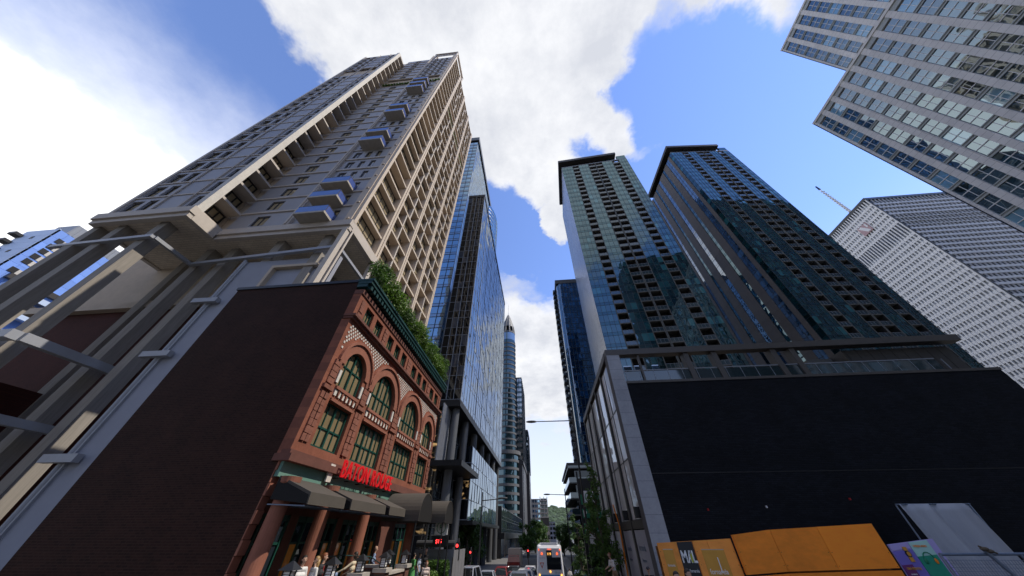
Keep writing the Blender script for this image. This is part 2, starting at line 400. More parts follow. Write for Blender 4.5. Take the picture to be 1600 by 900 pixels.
def leafcloud(mb, blobs, n, size, mi=0, squash=1.0, seed=1, shell=.55):
    """n small leaf faces spread through a set of ellipsoid clumps (c, r)"""
    g = random.Random(seed); tot = sum(b[1] ** 2 for b in blobs)
    for c, r_ in blobs:
        c = Vector(c); k = int(n * r_ ** 2 / tot); tone = g.random()
        for _ in range(k):
            d = Vector((g.gauss(0, 1), g.gauss(0, 1), g.gauss(0, 1))).normalized()
            q = r_ * (shell + (1 - shell) * g.random()) * (1 + .25 * mnoise.noise(d * 2.3 + c)) if g.random() < .8 else r_ * g.random()
            p = c + Vector((d.x * q, d.y * q, d.z * q * squash))
            nrm = (d + Vector((g.gauss(0, .6), g.gauss(0, .6), g.gauss(0, .6) + .3))).normalized()
            x = nrm.orthogonal().normalized(); y = nrm.cross(x); a = g.random() * 6.28
            x, y = x * math.cos(a) + y * math.sin(a), y * math.cos(a) - x * math.sin(a)
            s_ = size * (.6 + .8 * g.random())
            mb.face([p - x * s_ * .5, p + y * s_ * .28, p + x * s_ * .5, p - y * s_ * .28], mi, max(0, min(1, tone * .5 + g.random() * .5)))

def gz(y):
    """street level: flat near the camera, then falling away and levelling out"""
    if y <= 22: return 0.0
    if y <= 50: return -.068 * (y - 22)
    return -1.904
# ================================================================== red sandstone building with the brown brick side
def strips(mb, fr, u0, u1, w0, w1, ops, d0=-.5, d1=0.0, mi=0):
    """wall band with rectangular or round-headed openings: (a, b, sill, head, arched); head = springing line when arched"""
    u = u0
    for a, b, s_, h, arch in ops:
        if a > u: mb.fb(fr, u, a, w0, w1, d0, d1, mi)
        if s_ > w0: mb.fb(fr, a, b, w0, s_, d0, d1, mi)
        if not arch:
            if h < w1: mb.fb(fr, a, b, h, w1, d0, d1, mi)
        else:
            c = (a + b) / 2; r_ = (b - a) / 2; n = 20
            for i in range(n):
                q0 = math.pi - math.pi * i / n; q1 = math.pi - math.pi * (i + 1) / n
                x0, y0, x1, y1 = c + r_ * math.cos(q0), h + r_ * math.sin(q0), c + r_ * math.cos(q1), h + r_ * math.sin(q1)
                p = fr.p
                mb.hexa([p(x0, y0, d0), p(x1, y1, d0), p(x1, y1, d1), p(x0, y0, d1), p(x0, w1, d0), p(x1, w1, d0), p(x1, w1, d1), p(x0, w1, d1)], mi)
        u = b
    if u < u1: mb.fb(fr, u, u1, w0, w1, d0, d1, mi)

def ring(mb, fr, c, h, r0, r1, d0, d1, a0=math.pi, a1=0, n=20, mi=0):
    for i in range(n):
        q0 = a0 + (a1 - a0) * i / n; q1 = a0 + (a1 - a0) * (i + 1) / n; p = fr.p
        k = [(c + r0 * math.cos(q0), h + r0 * math.sin(q0)), (c + r1 * math.cos(q0), h + r1 * math.sin(q0)), (c + r1 * math.cos(q1), h + r1 * math.sin(q1)), (c + r0 * math.cos(q1), h + r0 * math.sin(q1))]
        mb.hexa([p(*x, d0) for x in k] + [p(*x, d1) for x in k], mi)

BX, BY = -10.0, 11.8
bb = thing('brick_building', 'red sandstone building with round arched windows, bare dark brick side wall and brown awnings', 'building', (BX, BY, 0))
F = Fr((BX, BY, 0), (0, 1), (1, 0)); BW = 16.5
bays = [(1.0, 3.05, 4), (4.2, 7.25, 6), (8.75, 12.05, 6), (13.35, 15.65, 4)]   # u0, u1, panes
w = MB()
strips(w, F, 0, BW, 5.35, 8.1, [(a, b, 5.85, 7.75, False) for a, b, n in bays])
sprs = [8.45 + 2.45 - (b - a) / 2 - (.28 if b - a < 2.5 else 0) for a, b, n in bays]
strips(w, F, 0, BW, 8.1, 11.85, [(a, b, 8.5, s_, True) for (a, b, n), s_ in zip(bays, sprs)])
tops = []
for (a, b, n), k in zip(bays, (2, 3, 3, 2)):
    c0, c1 = (a - .05, b + .05) if k == 2 else (a - .1, b + .1)
    ww = (c1 - c0 - (k - 1) * .42) / k
    for i in range(k): tops.append((c0 + i * (ww + .42), c0 + i * (ww + .42) + ww))
strips(w, F, 0, BW, 12.12, 13.62, [(a, b, 12.22, 13.35, False) for a, b in tops])
w.build('front_wall', M.rbrick, bb)
# side, rear and flat roof
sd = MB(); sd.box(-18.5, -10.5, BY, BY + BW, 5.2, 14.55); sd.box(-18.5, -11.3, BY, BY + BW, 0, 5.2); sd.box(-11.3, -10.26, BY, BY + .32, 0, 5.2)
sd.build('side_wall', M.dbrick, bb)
sd = MB()
for i in range(13): sd.box(-10.26, -10.17 - (.05 if i % 2 else 0), BY - .004, BY + .34, i * .4, i * .4 + .385)
sd.build('corner_quoins', M.rstone, bb)
cp = MB(); cp.box(-18.6, -10.2, BY - .06, BY + BW + .05, 14.55, 14.75); cp.build('parapet_coping', M.black, bb)
# courses
c = MB()
c.fb(F, -.08, BW + .08, 11.85, 11.98, -.4, .16); c.fb(F, -.12, BW + .12, 11.98, 12.12, -.4, .30)
c.build('string_course', M.rstone_d, bb)
c = MB(); c.fb(F, -.1, BW + .1, 5.1, 5.35, -.5, .22); c.fb(F, -.06, BW + .06, 5.35, 5.5, -.3, .1); c.build('sill_course', M.rstone_d, bb)
c = MB(); c.fb(F, -.02, BW + .02, 13.62, 13.95, -.5, .08); c.build('frieze', M.rstone_d, bb)
c = MB(); c.fb(F, -.12, BW + .12, 14.34, 14.55, -.45, .42); c.fb(F, -.1, BW + .1, 14.1, 14.34, -.45, .20); c.fb(F, -.14, BW + .14, 14.55, 14.70, -.5, .50)
for i in range(46):
    u = .1 + i * .36; c.fb(F, u, u + .2, 14.02, 14.34, .02, .36)
c.build('cornice', M.copper, bb)
for s_, mt, dd in zip(range(5), [M.carved] * 5, [0] * 5):
    u = (.2, 3.3, 7.55, 12.35, 15.85)[s_]; wd = (.55, .6, .85, .7, .5)[s_]
    c = MB()
    for k in range(7):
        for h in range(2): c.fb(F, u + h * wd / 2 + .02, u + (h + 1) * wd / 2 - .02, 5.9 + k * .3, 6.17 + k * .3, -.02, .05 + .05 * rng.random())
    c.fb(F, u - .08, u + wd + .08, 8.1, 8.28, -.05, .14)
    for k in range(4):
        c.fb(F, u + .04, u + wd - .04, 8.4 + k * .3, 8.67 + k * .3, -.02, .05 + .05 * rng.random())
        c.fb(F, u + .1, u + wd - .1, 12.3 + k * .27, 12.54 + k * .27, -.02, .04 + .05 * rng.random())
    c.build('carved_panel', M.carved, bb)
    c = MB()
    for q in ((u - .30, u - .02), (u + wd + .02, u + wd + .30)):
        if q[0] > 0 and q[1] < BW: c.fb(F, q[0] + .05, q[1] - .05, 8.62, 9.25, .004, .07)
    if c.f: c.build('white_stone_block', M.wstone, bb)
# archivolts, diaper pattern, toothed panels
pat = MB()
for (a, b, n), sp_ in zip(bays, sprs):
    cc, r_ = (a + b) / 2, (b - a) / 2; m_ = MB()
    ring(m_, F, cc, sp_, r_ + .02, r_ + .5, -.02, .07); ring(m_, F, cc, sp_, r_ + .5, r_ + .64, -.02, .17)
    m_.build('archivolt', M.rstone, bb)
    t_ = MB(); t_.fb(F, a, b, 7.78, 7.9, .003, .10); t_.fb(F, a, b, 8.36, 8.5, -.3, .12)
    k = int((b - a) / .34)
    for i in range(k):
        u = a + (i + .15) * (b - a) / k; t_.fb(F, u, u + .19, 8.06, 8.34, .003, .06, 1)
        t_.prism([(u + .21, 8.3), (u + .29, 8.02), (u + .36, 8.3)], .003, .12, F)
    t_.build('toothed_panel', [M.rstone, M.wstone], bb)
row = 0; wz = 9.35
while wz < 11.75:
    u = .3 + (.12 if row % 2 else 0)
    while u < BW - .3:
        if all(math.hypot(u - (a + b) / 2, max(0, wz - sp_)) > (b - a) / 2 + .82 for (a, b, n), sp_ in zip(bays, sprs)) and wz > 10.1:
            pat.fb(F, u - .06, u + .06, wz - .055, wz + .055, -.01, .03)
        u += .24
    wz += .15; row += 1
pat.build('diaper_pattern', M.wstone, bb)
# windows: frame > pane
def sash(a, b, w0, w1, n, arch=None, bars=()):
    fm = MB(); d0, d1 = -.30, -.2; t = .075
    fm.fb(F, a, a + t, w0, w1, d0, d1 + .04); fm.fb(F, b - t, b, w0, w1, d0, d1 + .04); fm.fb(F, a + t, b - t, w0, w0 + .1, d0, d1 + .06)
    cc, r_ = (a + b) / 2, (b - a) / 2
    if arch: ring(fm, F, cc, w1, r_ - t, r_, d0, d1 + .03)
    else: fm.fb(F, a + t, b - t, w1 - t, w1, d0, d1 + .04)
    for i in range(1, n):
        u = a + (b - a) * i / n; wd = .055 if (i % 2 or n < 4) else .10
        top = w1 + (math.sqrt(max(0, (r_ - t / 2) ** 2 - (u - cc) ** 2)) if arch else 0)
        fm.fb(F, u - wd / 2, u + wd / 2, w0 + .1, top, d0, d1 + (.05 if wd > .06 else 0))
    for h in bars: fm.fb(F, a + t, b - t, h - .035, h + .035, d0 + .01, d1 - .01)
    o = fm.build('window', M.greenf, bb)
    pn = MB(); g = [(a + .02, w0 + .02), (b - .02, w0 + .02)]
    if arch: g += [(cc + (r_ - .02) * math.cos(math.pi * i / 16), w1 + (r_ - .02) * math.sin(math.pi * i / 16)) for i in range(17)]
    else: g += [(b - .02, w1 - .02), (a + .02, w1 - .02)]
    pn.prism(g, -.30, -.26, F); pn.build('pane', M.blind, o, recalc=True)
for (a, b, n), sp_ in zip(bays, sprs):
    sash(a, b, 5.85, 7.75, n, None, (6.7,)); sash(a, b, 8.5, sp_, n, True, (sp_ + .1,))
for a, b in tops: sash(a, b, 12.22, 13.35, 3)
# ground floor: fascia, shopfront, columns, awnings
c = MB(); c.fb(F, .05, BW - .05, 4.6, 5.1, -.6, -.06); c.build('green_fascia', M.band, bb)
c = MB(); c.fb(F, .34, BW, 4.25, 4.6, -1.2, -.1); c.fb(F, .34, BW, 3.55, 4.25, -1.25, -.9)
for u in (.66, 3.0, 6.6, 13.5, 16.2): c.fb(F, u - .26, u + .26, 0, 3.6, -1.28, -.84)
c.fb(F, 11.2, 13.2, 0, 3.6, -1.25, -.8)
c.build('shop_wall', M.rstone_d, bb)
shop = MB()
for a, b, k in ((.75, 2.7, 4), (3.3, 6.3, 5), (6.9, 11.2, 7), (13.8, 15.9, 3)):
    f_ = MB()
    for i in range(k + 1):
        u = a + (b - a) * i / k; f_.fb(F, u - .05, u + .05, .55, 3.55, -1.0, -.86)
    f_.fb(F, a, b, .55, .95, -1.0, -.88); f_.fb(F, a, b, 3.35, 3.55, -1.0, -.88); f_.fb(F, a, b, 2.62, 2.70, -1.0, -.90)
    o = f_.build('shop_window', M.greenf, bb); g = MB()
    for i in range(k):
        u0 = a + (b - a) * i / k; u1 = a + (b - a) * (i + 1) / k
        warm = 1 if (a > 3 and i % 2 == 0) else 0
        g.fb(F, u0, u1, .9, 2.65, -.97, -.94, warm, rng.random()); g.fb(F, u0, u1, 2.65, 3.5, -.97, -.94, 0, rng.random())
    g.build('pane', [M.darkglass, M.amber], o)
for y in (12.15, 14.85, 18.55, 25.5):
    c = MB(); c.lathe([(.0, .4), (.36, .4), (.36, .62), (.28, .72), (.27, 3.9), (.25, 4.32), (.34, 4.42), (.36, 4.6), (0, 4.6)], (BX + .32, y, 0), 20)
    c.build('column', M.rstone, bb, smooth=False)
def awning(u0, u1):
    m_ = MB(); p = F.p
    out = [(0.06, 4.62), (1.55, 4.10), (1.58, 3.74)]
    inn = [(0.06, 4.54), (1.50, 4.02), (1.53, 3.74)]
    for (a, b), (c_, d_) in zip(zip(out, out[1:]), zip(inn, inn[1:])):
        m_.hexa([p(u0, a[1], a[0]), p(u1, a[1], a[0]), p(u1, c_[1], c_[0]), p(u0, c_[1], c_[0]), p(u0, b[1], b[0]), p(u1, b[1], b[0]), p(u1, d_[1], d_[0]), p(u0, d_[1], d_[0])], 0)
    for u in (u0 + .004, u1 - .024):
        poly = [(.06, 4.535), (.06, 3.9), (1.5, 3.76), (1.5, 4.015)]
        a = [p(u, y, x) for x, y in poly]; b = [p(u + .02, y, x) for x, y in poly]; m_.hexa(a + b, 1)
    for k in range(5): m_.bar(p(u0 + (u1 - u0) * k / 4, 3.75, .06), p(u0 + (u1 - u0) * k / 4, 3.70, 1.5), .035, .035, 2)
    m_.bar(p(u0, 3.705, 1.46), p(u1, 3.705, 1.46), .035, .035, 2)
    m_.build('awning', [M.awning, M.awn_d, M.galv], bb)
awning(.05, 2.45); awning(2.95, 6.45); awning(6.95, 9.2)
def barrel(u0, u1, d0, d1, zb):
    m_ = MB(); n = 18; c_ = (u0 + u1) / 2; r_ = (u1 - u0) / 2; p = F.p
    pts = [(c_ - r_ * math.cos(math.pi * i / n), zb + .32 + .95 * r_ * math.sin(math.pi * i / n)) for i in range(n + 1)]
    pts = [(u0, zb)] + pts + [(u1, zb)]
    for (a, b) in zip(pts, pts[1:]):
        ia = (c_ + (a[0] - c_) * .97, zb + (a[1] - zb) * .97); ib = (c_ + (b[0] - c_) * .97, zb + (b[1] - zb) * .97)
        m_.hexa([p(*a, d0), p(*b, d0), p(*ib, d0), p(*ia, d0), p(*a, d1), p(*b, d1), p(*ib, d1), p(*ia, d1)], 0)
    m_.prism([(c_ + (a[0] - c_) * .975, zb + (a[1] - zb) * .975) for a in pts], d1 - .06, d1 - .02, F, 1)
    o = m_.build('barrel_canopy', [M.awning, M.awn_d], bb, recalc=True)
    k = MB()
    for u in (u0 + .06, u1 - .06): k.tube(p(u, 0.0, d1 - .15), p(u, zb + .05, d1 - .15), .045, n=8)
    k.bar(p(u0, zb + .03, d1 - .15), p(u1, zb + .03, d1 - .15), .05, .05)
    k.build('canopy_posts', M.black, o)
barrel(9.35, 11.75, .1, 2.4, 3.55); barrel(12.6, 14.6, .1, 3.1, 3.55)
# red lettering standing off the fascia, copied as it reads
text('BATON ROUGE', 1.02, F, 3.15, 4.98, .40, .07, M.redlit, bb, 'sign_lettering', bold=.004, sx=.74, spacing=1.1)
c = MB(); c.fb(F, 3.0, 9.2, 4.94, 4.99, .30, .42); c.fb(F, 2.75, 3.1, 4.75, 5.45, .05, .12, 1)
for k in range(6): c.bar(F.p(3.4 + k * 1.1, 4.96, -.05), F.p(3.4 + k * 1.1, 4.96, .36), .05, .05)
c.build('sign_bracket', [M.black, M.wstone], bb)
for k in range(10):
    y = BY + .6 + k * 1.62; s_ = 1.0 + .25 * rng.random() + (.35 if k == 9 else 0)
    m_ = MB(); leafcloud(m_, [((-9.85 + rng.uniform(-.3, .3), y + rng.uniform(-.6, .6), 14.95 + rng.uniform(.1, 1.35) * s_), .38 + .24 * rng.random()) for _ in range(18)], 2300, .16, seed=k)
    o = m_.build('roof_shrub', M.leaf_l if k % 3 else M.leaf, at=(-9.85, y, 14.78))
    tag(o, ('leafy shrub on the red building roof edge, ' + ('at the corner by the bare side wall', 'second from the corner by the bare wall', 'third from the corner by the bare wall', 'fourth from the corner by the bare wall', 'fifth from the bare wall corner', 'sixth from the bare wall corner', 'fourth from the far end', 'third from the far end', 'second from the far end', 'tallest, at the far end')[k]), 'shrub', 'shrubs along the roof edge')

# ================================================================== tan tower on stilts
TX, TY, Z0, DZ, NF = -19.0, 16.5, 28.6, 3.2, 27
ZT = Z0 + DZ * NF
tt = thing('residential_tower', 'tall tan and grey residential tower on concrete stilts, box balconies on its shaded side', 'building', (TX, TY, 0))
FY = Fr((TX, TY, 0), (1, 0), (0, -1))          # u negative to the left
FX = Fr((TX, TY, 0), (0, 1), (1, 0)); LX = 23.5
WX0, WX1, WY = -44.8, -34.26, 13.4
BAND = (18, 19)
zf = lambda k: Z0 + DZ * k
core = MB(); core.box(-30, -20.4, TY + .32, TY + LX - .4, Z0 - .2, ZT - .3); core.box(WX0 + .05, -30, TY + .32, TY + 11, Z0 - .2, ZT - .3); core.box(WX0 + .05, -35.9, WY + .42, TY + .32, Z0 - .2, zf(25))
core.build('core_wall', M.beige, tt)
# soffit slab with edge beams
s_ = MB(); s_.box(WX0 - .3, -19.3, TY + .3, TY + LX, 27.25, 27.6); s_.box(WX0 - .3, WX1, WY + .3, TY + .3, 27.25, 27.6); s_.build('soffit', M.soffit, tt)
s_ = MB()
s_.box(WX1, -18.7, TY - .35, TY + .3, 27.6, 28.5); s_.box(WX1 + .1, -18.75, TY - .15, TY + .3, 27.05, 27.6)
s_.box(WX0 - .5, WX1 + .3, WY - .35, WY + .3, 27.6, 28.5); s_.box(WX0 - .4, WX1 + .2, WY - .15, WY + .3, 27.05, 27.6)
s_.box(WX1 - .35, WX1 + .25, WY + .3, TY - .35, 27.05, 28.45); s_.box(-19.3, -18.7, TY + .3, TY + LX, 27.3, 28.5)
s_.box(WX0 - .5, WX0, WY + .3, TY + LX, 27.1, 28.5)
s_.build('edge_beam', M.ledge, tt)
# shaded face: panels, ledges, rib
win = []
pn = MB(); lg = MB()
RX = -26.6                                            # the rib
for k in range(NF):
    z = zf(k)
    if k in BAND:
        if k == 18: pn.fb(FY, WX1 - TX + .02, -.9, z + .3, z + 2 * DZ - .3, -1.3, -1.0, 1)
        if k == 18: lg.fb(FY, WX1 - TX + .02, -.9, z - .05, z + .25, -1.3, .12)
        continue
    a, b = WX1 - TX + .02, RX - TX - .3
    wl, wr = -31.6 - TX, -29.9 - TX
    r1 = rng.random()
    for (q0, q1, h0, h1) in ((a, wl, 0, DZ), (wr, b, 0, DZ), (wl, wr, 0, .62), (wl, wr, 2.5, DZ)): pn.fb(FY, q0, q1, z + h0, z + h1, -.25, 0, 0, r1)
    win.append(('w', Vector(FY.p((wl + wr) / 2, z + 1.56, -.14))))
    a, b = RX - TX + .3, -.95
    ws = [(-25.6, -24.5), (-23.7, -22.9), (-22.1, -21.3)]
    u = a
    for q0, q1 in ws:
        pn.fb(FY, u, q0 - TX, z, z + DZ, -.25, 0, 0, rng.random()); pn.fb(FY, q0 - TX, q1 - TX, z, z + .62, -.25, 0, 0, .5); pn.fb(FY, q0 - TX, q1 - TX, z + 2.5, z + DZ, -.25, 0, 0, .5)
        win.append(('s' if q1 - q0 < 1 else 'm', Vector(FY.p((q0 + q1) / 2 - TX, z + 1.56, -.14)))); u = q1 - TX
    pn.fb(FY, u, b, z, z + DZ, -.25, 0, 0, rng.random())
    lg.fb(FY, WX1 - TX + .02, RX - TX - .3, z - .13, z + .13, -.05, .14); lg.fb(FY, RX - TX + .3, -.95, z - .13, z + .13, -.05, .14)
# wing front
FW = Fr((WX1, WY, 0), (1, 0), (0, -1)); WT = 25
for k in range(WT):
    z = zf(k)
    if k in BAND:
        if k == 18: pn.fb(FW, WX0 - WX1 + .5, -.62, z + .2, z + 2 * DZ - .2, -1.0, -.8, 1)
        continue
    segs = [(-10.05, -9.9), (-8.3, -7.75), (-6.55, -5.6), (-2.35, -1.85), (-1.05, -.65)]
    for q0, q1 in segs: pn.fb(FW, q0, q1, z, z + DZ, -.3, 0, 0, rng.random())
    pn.fb(FW, -5.45, -2.5, z + .13, z + DZ - .13, -.3, .02, 0, rng.random())
    for q0, q1 in ((-9.9, -8.3), (-7.75, -6.55), (-1.85, -1.05)):
        pn.fb(FW, q0, q1, z + 2.55, z + DZ, -.3, 0, 0, .4); pn.fb(FW, q0, q1, z, z + .5, -.3, -.16, 0, .6)
    win.append(('b', Vector(FW.p(-9.1, z + 1.53, -.24)))); win.append(('d', Vector(FW.p(-7.15, z + 1.53, -.24)))); win.append(('n', Vector(FW.p(-1.45, z + 1.53, -.24))))
    lg.fb(FW, -10.5, -.62, z - .11, z + .11, -.05, .10)
pn.build('cladding_panel', [M.panel, M.pbrick], tt); lg.build('floor_ledge', M.ledge, tt)
rb = MB()
rb.fb(FY, RX - TX - .3, RX - TX + .3, Z0, ZT + 3, -.05, .32); rb.fb(FY, RX - TX - .1, RX - TX + .1, Z0, ZT + 3, .32, .42)
for q in (-5.6, -2.45): rb.fb(FW, q - .06, q + .06, Z0, zf(WT), -.05, .16)
rb.fb(FW, -10.54, -10.1, Z0, zf(WT) + .5, -.3, .14)
rb.build('facade_rib', M.ledge, tt)
cs = MB()
cs.fb(FY, -.95, -.1, Z0 - .2, ZT + 1.2, -.3, .22); cs.fb(FY, -.1, .32, Z0 - .2, ZT + 1.2, -.3, .12)
for k in range(NF): cs.tube(FY.p(-.52, zf(k) + .3, .2), FY.p(-.52, zf(k) + .3, .36), .17, n=10)
cs.build('corner_pilaster', M.grid, tt)
cs = MB(); cs.fb(FW, -.62, .12, Z0 - .1, zf(WT) + .4, -.55, .16); cs.build('wing_corner_strip', M.wstone, tt)
# wing side loggias on the street side of the wing
FL = Fr((WX1, WY, 0), (0, 1), (1, 0))
for k in range(WT + 1):
    sol = MB(); sol.fb(FL, .55, 3.1, zf(k) - .22, zf(k) + .10, -1.64, .10)
    if k == 18: sol.fb(FL, .55, 3.08, zf(18) + .1, zf(20) - .22, -1.6, -1.2)
    sol.build('loggia_slab', M.ledge, tt)
lgl = [('l', Vector(FL.p(1.8, zf(k) + 1.5, -1.55))) for k in range(WT) if k not in BAND]
def framed(wd, ht, nv, nh, dep=.1, gm=None, t=.19):
    f_ = MB(); fr = Fr((0, 0, 0), (1, 0), (0, -1)); a, b, c_, d_ = -wd / 2, wd / 2, -ht / 2, ht / 2
    f_.fb(fr, a, a + t, c_, d_, -dep, dep * .4); f_.fb(fr, b - t, b, c_, d_, -dep, dep * .4); f_.fb(fr, a + t, b - t, c_, c_ + t, -dep, dep * .4); f_.fb(fr, a + t, b - t, d_ - t, d_, -dep, dep * .4)
    for i in range(1, nv): u = a + wd * i / nv; f_.fb(fr, u - t * .4, u + t * .4, c_ + t, d_ - t, -dep, dep * .3)
    for i in range(1, nh): q = c_ + ht * i / nh; f_.fb(fr, a + t, b - t, q - t * .3, q + t * .3, -dep + .01, dep * .2)
    g = MB(); g.fb(fr, a + .01, b - .01, c_ + .01, d_ - .01, -dep * .8, -dep * .2, 0, .5)
    return f_, g
def turn(mb):   # face +x instead of -y
    for i, v in enumerate(mb.v): mb.v[i] = Vector((-v.y, v.x, v.z))
    return mb
made = {}
for key, (wd, ht, nv, nh) in dict(w=(1.7, 1.88, 2, 1), m=(1.1, 1.88, 2, 1), s=(.8, 1.88, 1, 1), b=(1.6, 2.0, 1, 2), d=(1.2, 2.0, 2, 1), n=(.8, 2.0, 1, 2)).items():
    f_, g = framed(wd, ht, nv, nh); made[key] = [('window', f_, M.dframe), ('pane', g, M.tglass_blue if key in 'n' else M.tglass)]
win.sort(key=lambda q: q[1].z)
many('window', tt, win, made)
f_, g = framed(2.3, 2.6, 3, 2); many('loggia_window', tt, lgl, {'l': [('loggia_window', turn(f_), M.dframe), ('pane', turn(g), M.tglass)]})
# balconies: slab box with a blue glass rail
bal = []
f_ = MB(); f_.box(-1.75, 1.75, -1.45, .1, -.28, .0); g = MB()
g.box(-1.70, 1.70, -1.42, -1.38, 0, 1.05); g.box(1.66, 1.70, -1.36, .1, 0, 1.05); g.box(-1.70, -1.66, -1.36, .1, 0, 1.05)
h = MB(); h.box(-1.73, 1.73, -1.43, -1.36, 1.05, 1.11); h.box(1.65, 1.72, -1.36, .1, 1.05, 1.11); h.box(-1.72, -1.65, -1.36, .1, 1.05, 1.11)
for x in (-1.7, -.6, .6, 1.7): h.box(x - .025, x + .025, -1.37, -1.33, 0, 1.05)
many('balcony', tt, [('b', Vector((-23.0, TY - .1, zf(k) + .1))) for k in (0, 1, 2, 6, 7, 10, 11, 15, 16, 17)], {'b': [('balcony', f_, M.conc), ('glass_rail', g, M.tglass_blue), ('handrail', h, M.dframe)]})
# street face: deep grid of frames, staggered posts, recessed windows
gr = MB(); br = MB(); cy = [0.35, 5.4, 11.2, 17.2, LX - .3]; rec = -1.25; gw = []; gpost = []
for i, u in enumerate(cy):
    if i: gr.fb(FX, u - .42, u - .06, 27.3, ZT + .8, rec, .18); gr.fb(FX, u + .06, u + .42, 27.3, ZT + .8, rec, .18); gr.fb(FX, u - .06, u + .06, 27.3, ZT + .6, rec, .04)
for bay in range(4):
    a, b = cy[bay] + (.42 if bay else .0), cy[bay + 1] - .42
    for k in range(NF + 1):
        z = zf(k); gr.fb(FX, a, b, z - .16, z + .16, rec, .02)
        if k == NF: break
        if k in BAND and bay > 0:
            if k == 18: br.fb(FX, a, b, z + .16, z + 2 * DZ - .16, rec - .1, rec + .1); br.fb(FX, a, b, z + .16, z + .7, rec + .1, -.1)
            continue
        if bay == 0:
            if k not in (4, 5, 11, 12, 17): gw.append(('g', Vector(FX.p((a + b) / 2, z + 1.6, -.75))))
            else: gw.append(('h', Vector(FX.p((a + b) / 2, z + 1.6, rec + .1))))
        else:
            m_ = (a + b) / 2 + (.45 if (k // 2 + bay) % 2 else -.45); gpost.append(('p', FX.p(m_, z + DZ / 2, (rec - .02) / 2)))
            side = (k + bay) % 2; q0, q1 = (a, m_ - .13) if side else (m_ + .13, b); o0, o1 = (m_ + .13, b) if side else (a, m_ - .13)
            gw.append(('i', Vector(FX.p((q0 + q1) / 2, z + 1.6, -.7)))); gw.append(('j', Vector(FX.p((o0 + o1) / 2, z + 1.6, rec + .1))))
gr.build('precast_frame', M.grid, tt); 
pm_ = MB(); pm_.box(-(-rec - .02) / 2, (-rec - .02) / 2, -.13, .13, -DZ / 2 + .16, DZ / 2 - .16); many('facade_post', tt, gpost, {'p': [('facade_post', pm_, M.ledge)]}); br.build('terrace_wall', M.pbrick, tt)
made = {}
for key, (wd, ht, nv, nh) in dict(g=(4.4, 2.8, 4, 2), h=(4.4, 2.8, 2, 1), i=(2.2, 2.8, 2, 2), j=(1.7, 2.5, 2, 1)).items():
    f_, g = framed(wd, ht, nv, nh, t=.13); made[key] = [('street_window', turn(f_), M.dframe), ('pane', turn(g), M.tglass)]
gw.sort(key=lambda q: q[1].z); many('street_window', tt, gw, made)
# tower top
tp = MB(); tp.box(-30, -20.5, TY + .5, TY + LX - 1, ZT - .3, ZT + .5); tp.box(WX0 + .5, -30, TY + .5, TY + 11, ZT - .3, ZT + .5); tp.box(WX0 + .2, WX1 + .1, WY + .1, TY + 2, zf(WT), zf(WT) + .5)
tp.box(WX0 + 1, -28, TY + 4, TY + 10.5, ZT + .5, ZT + 3.2)
for x in (-27.0, -19.9): tp.box(x, x + .5, TY + .1, TY + .6, ZT, ZT + 8); tp.box(x, x + .5, TY + 7, TY + 7.5, ZT, ZT + 8)
tp.box(-27.0, -19.4, TY, TY + .6, ZT + 7.6, ZT + 8.2); tp.box(-27.0, -19.4, TY + 7, TY + 7.6, ZT + 7.6, ZT + 8.2); tp.box(-20.0, -19.4, TY + .6, TY + 7, ZT + 7.6, ZT + 8.2); tp.box(-27, -26.4, TY + .6, TY + 7, ZT + 7.6, ZT + 8.2)
tp.box(-26.4, -20.2, TY + 1.2, TY + 1.4, ZT + .5, ZT + 5.6)
for k in range(24): tp.box(-26.4 + k * .26, -26.4 + k * .26 + .12, TY + .25, TY + .45, ZT + 5.6, ZT + 7.6)
tp.build('roof_frame', M.ledge, tt)
for nm, lab, blobs in (('terrace_planting', 'strip of green plants on the high terrace ledge of the tan tower, shaded side', [((WX1 + .8 + i * .7, TY - .2, zf(18) + .35), .34) for i in range(21)]),
                       ('terrace_planting', 'strip of green plants on the high terrace of the tan tower, street side', [((-19.3, TY + 6 + i * .75, zf(18) + .7), .4) for i in range(22)])):
    m_ = MB(); leafcloud(m_, blobs, 3000, .28, seed=len(blobs)); o = m_.build(nm, M.leaf_l, at=blobs[0][0]); tag(o, lab, 'plants', kind='stuff')
# stilts and podium
def stilt(x, y, w_=.95, d_=.95, top=27.3): m_ = MB(); m_.box(x - w_ / 2, x + w_ / 2, y - d_ / 2, y + d_ / 2, 0, top); m_.build('concrete_stilt', M.conc_board, tt)
for x, y in ((-45.0, 14.3), (-42.1, 14.4), (-37.3, 14.4), (-40.2, 19.6), (-35.9, 18.3), (-33.0, 18.4), (-27.1, 17.9), (-21.4, 17.6), (-25, 24), (-32, 26), (-40, 27), (-22, 30)): stilt(x, y)
m_ = MB(); m_.box(-19.35, -18.85, TY - .2, TY + .3, 0, 27.3); m_.box(-18.95, -18.7, TY + .4, TY + .6, 0, 27.3)
for u in cy[1:]: m_.box(-19.25, -18.8, TY + u - .25, TY + u + .25, 0, 27.3)
m_.build('steel_post', M.ledge, tt)
m_ = MB()
for a, c, w_, h in (((-47.5, 14.0, 24.5), (-35.9, 13.7, 24.5), .3, .35), ((-35.9, 13.88, 24.5), (-35.9, 17.6, 24.5), .3, .34), ((-35.7, 17.5, 24.5), (-18.9, 16.6, 24.5), .3, .35), ((-18.9, 16.9, 24.5), (-18.9, TY + LX, 24.5), .25, .3), ((-47.5, 13.1, 13), (-34.6, 13.0, 13), .55, .6), ((-34.6, 13.3, 13), (-34.6, 20.2, 13), .55, .59), ((-34.6, 13.1, 3.5), (-34.6, 20.2, 3.5), .5, .5), ((-34.6, 13.1, 8.5), (-34.6, 20.2, 8.5), .5, .5)):
    m_ = MB(); m_.bar(a, c, w_, h); m_.build('tie_beam', M.steel, tt)
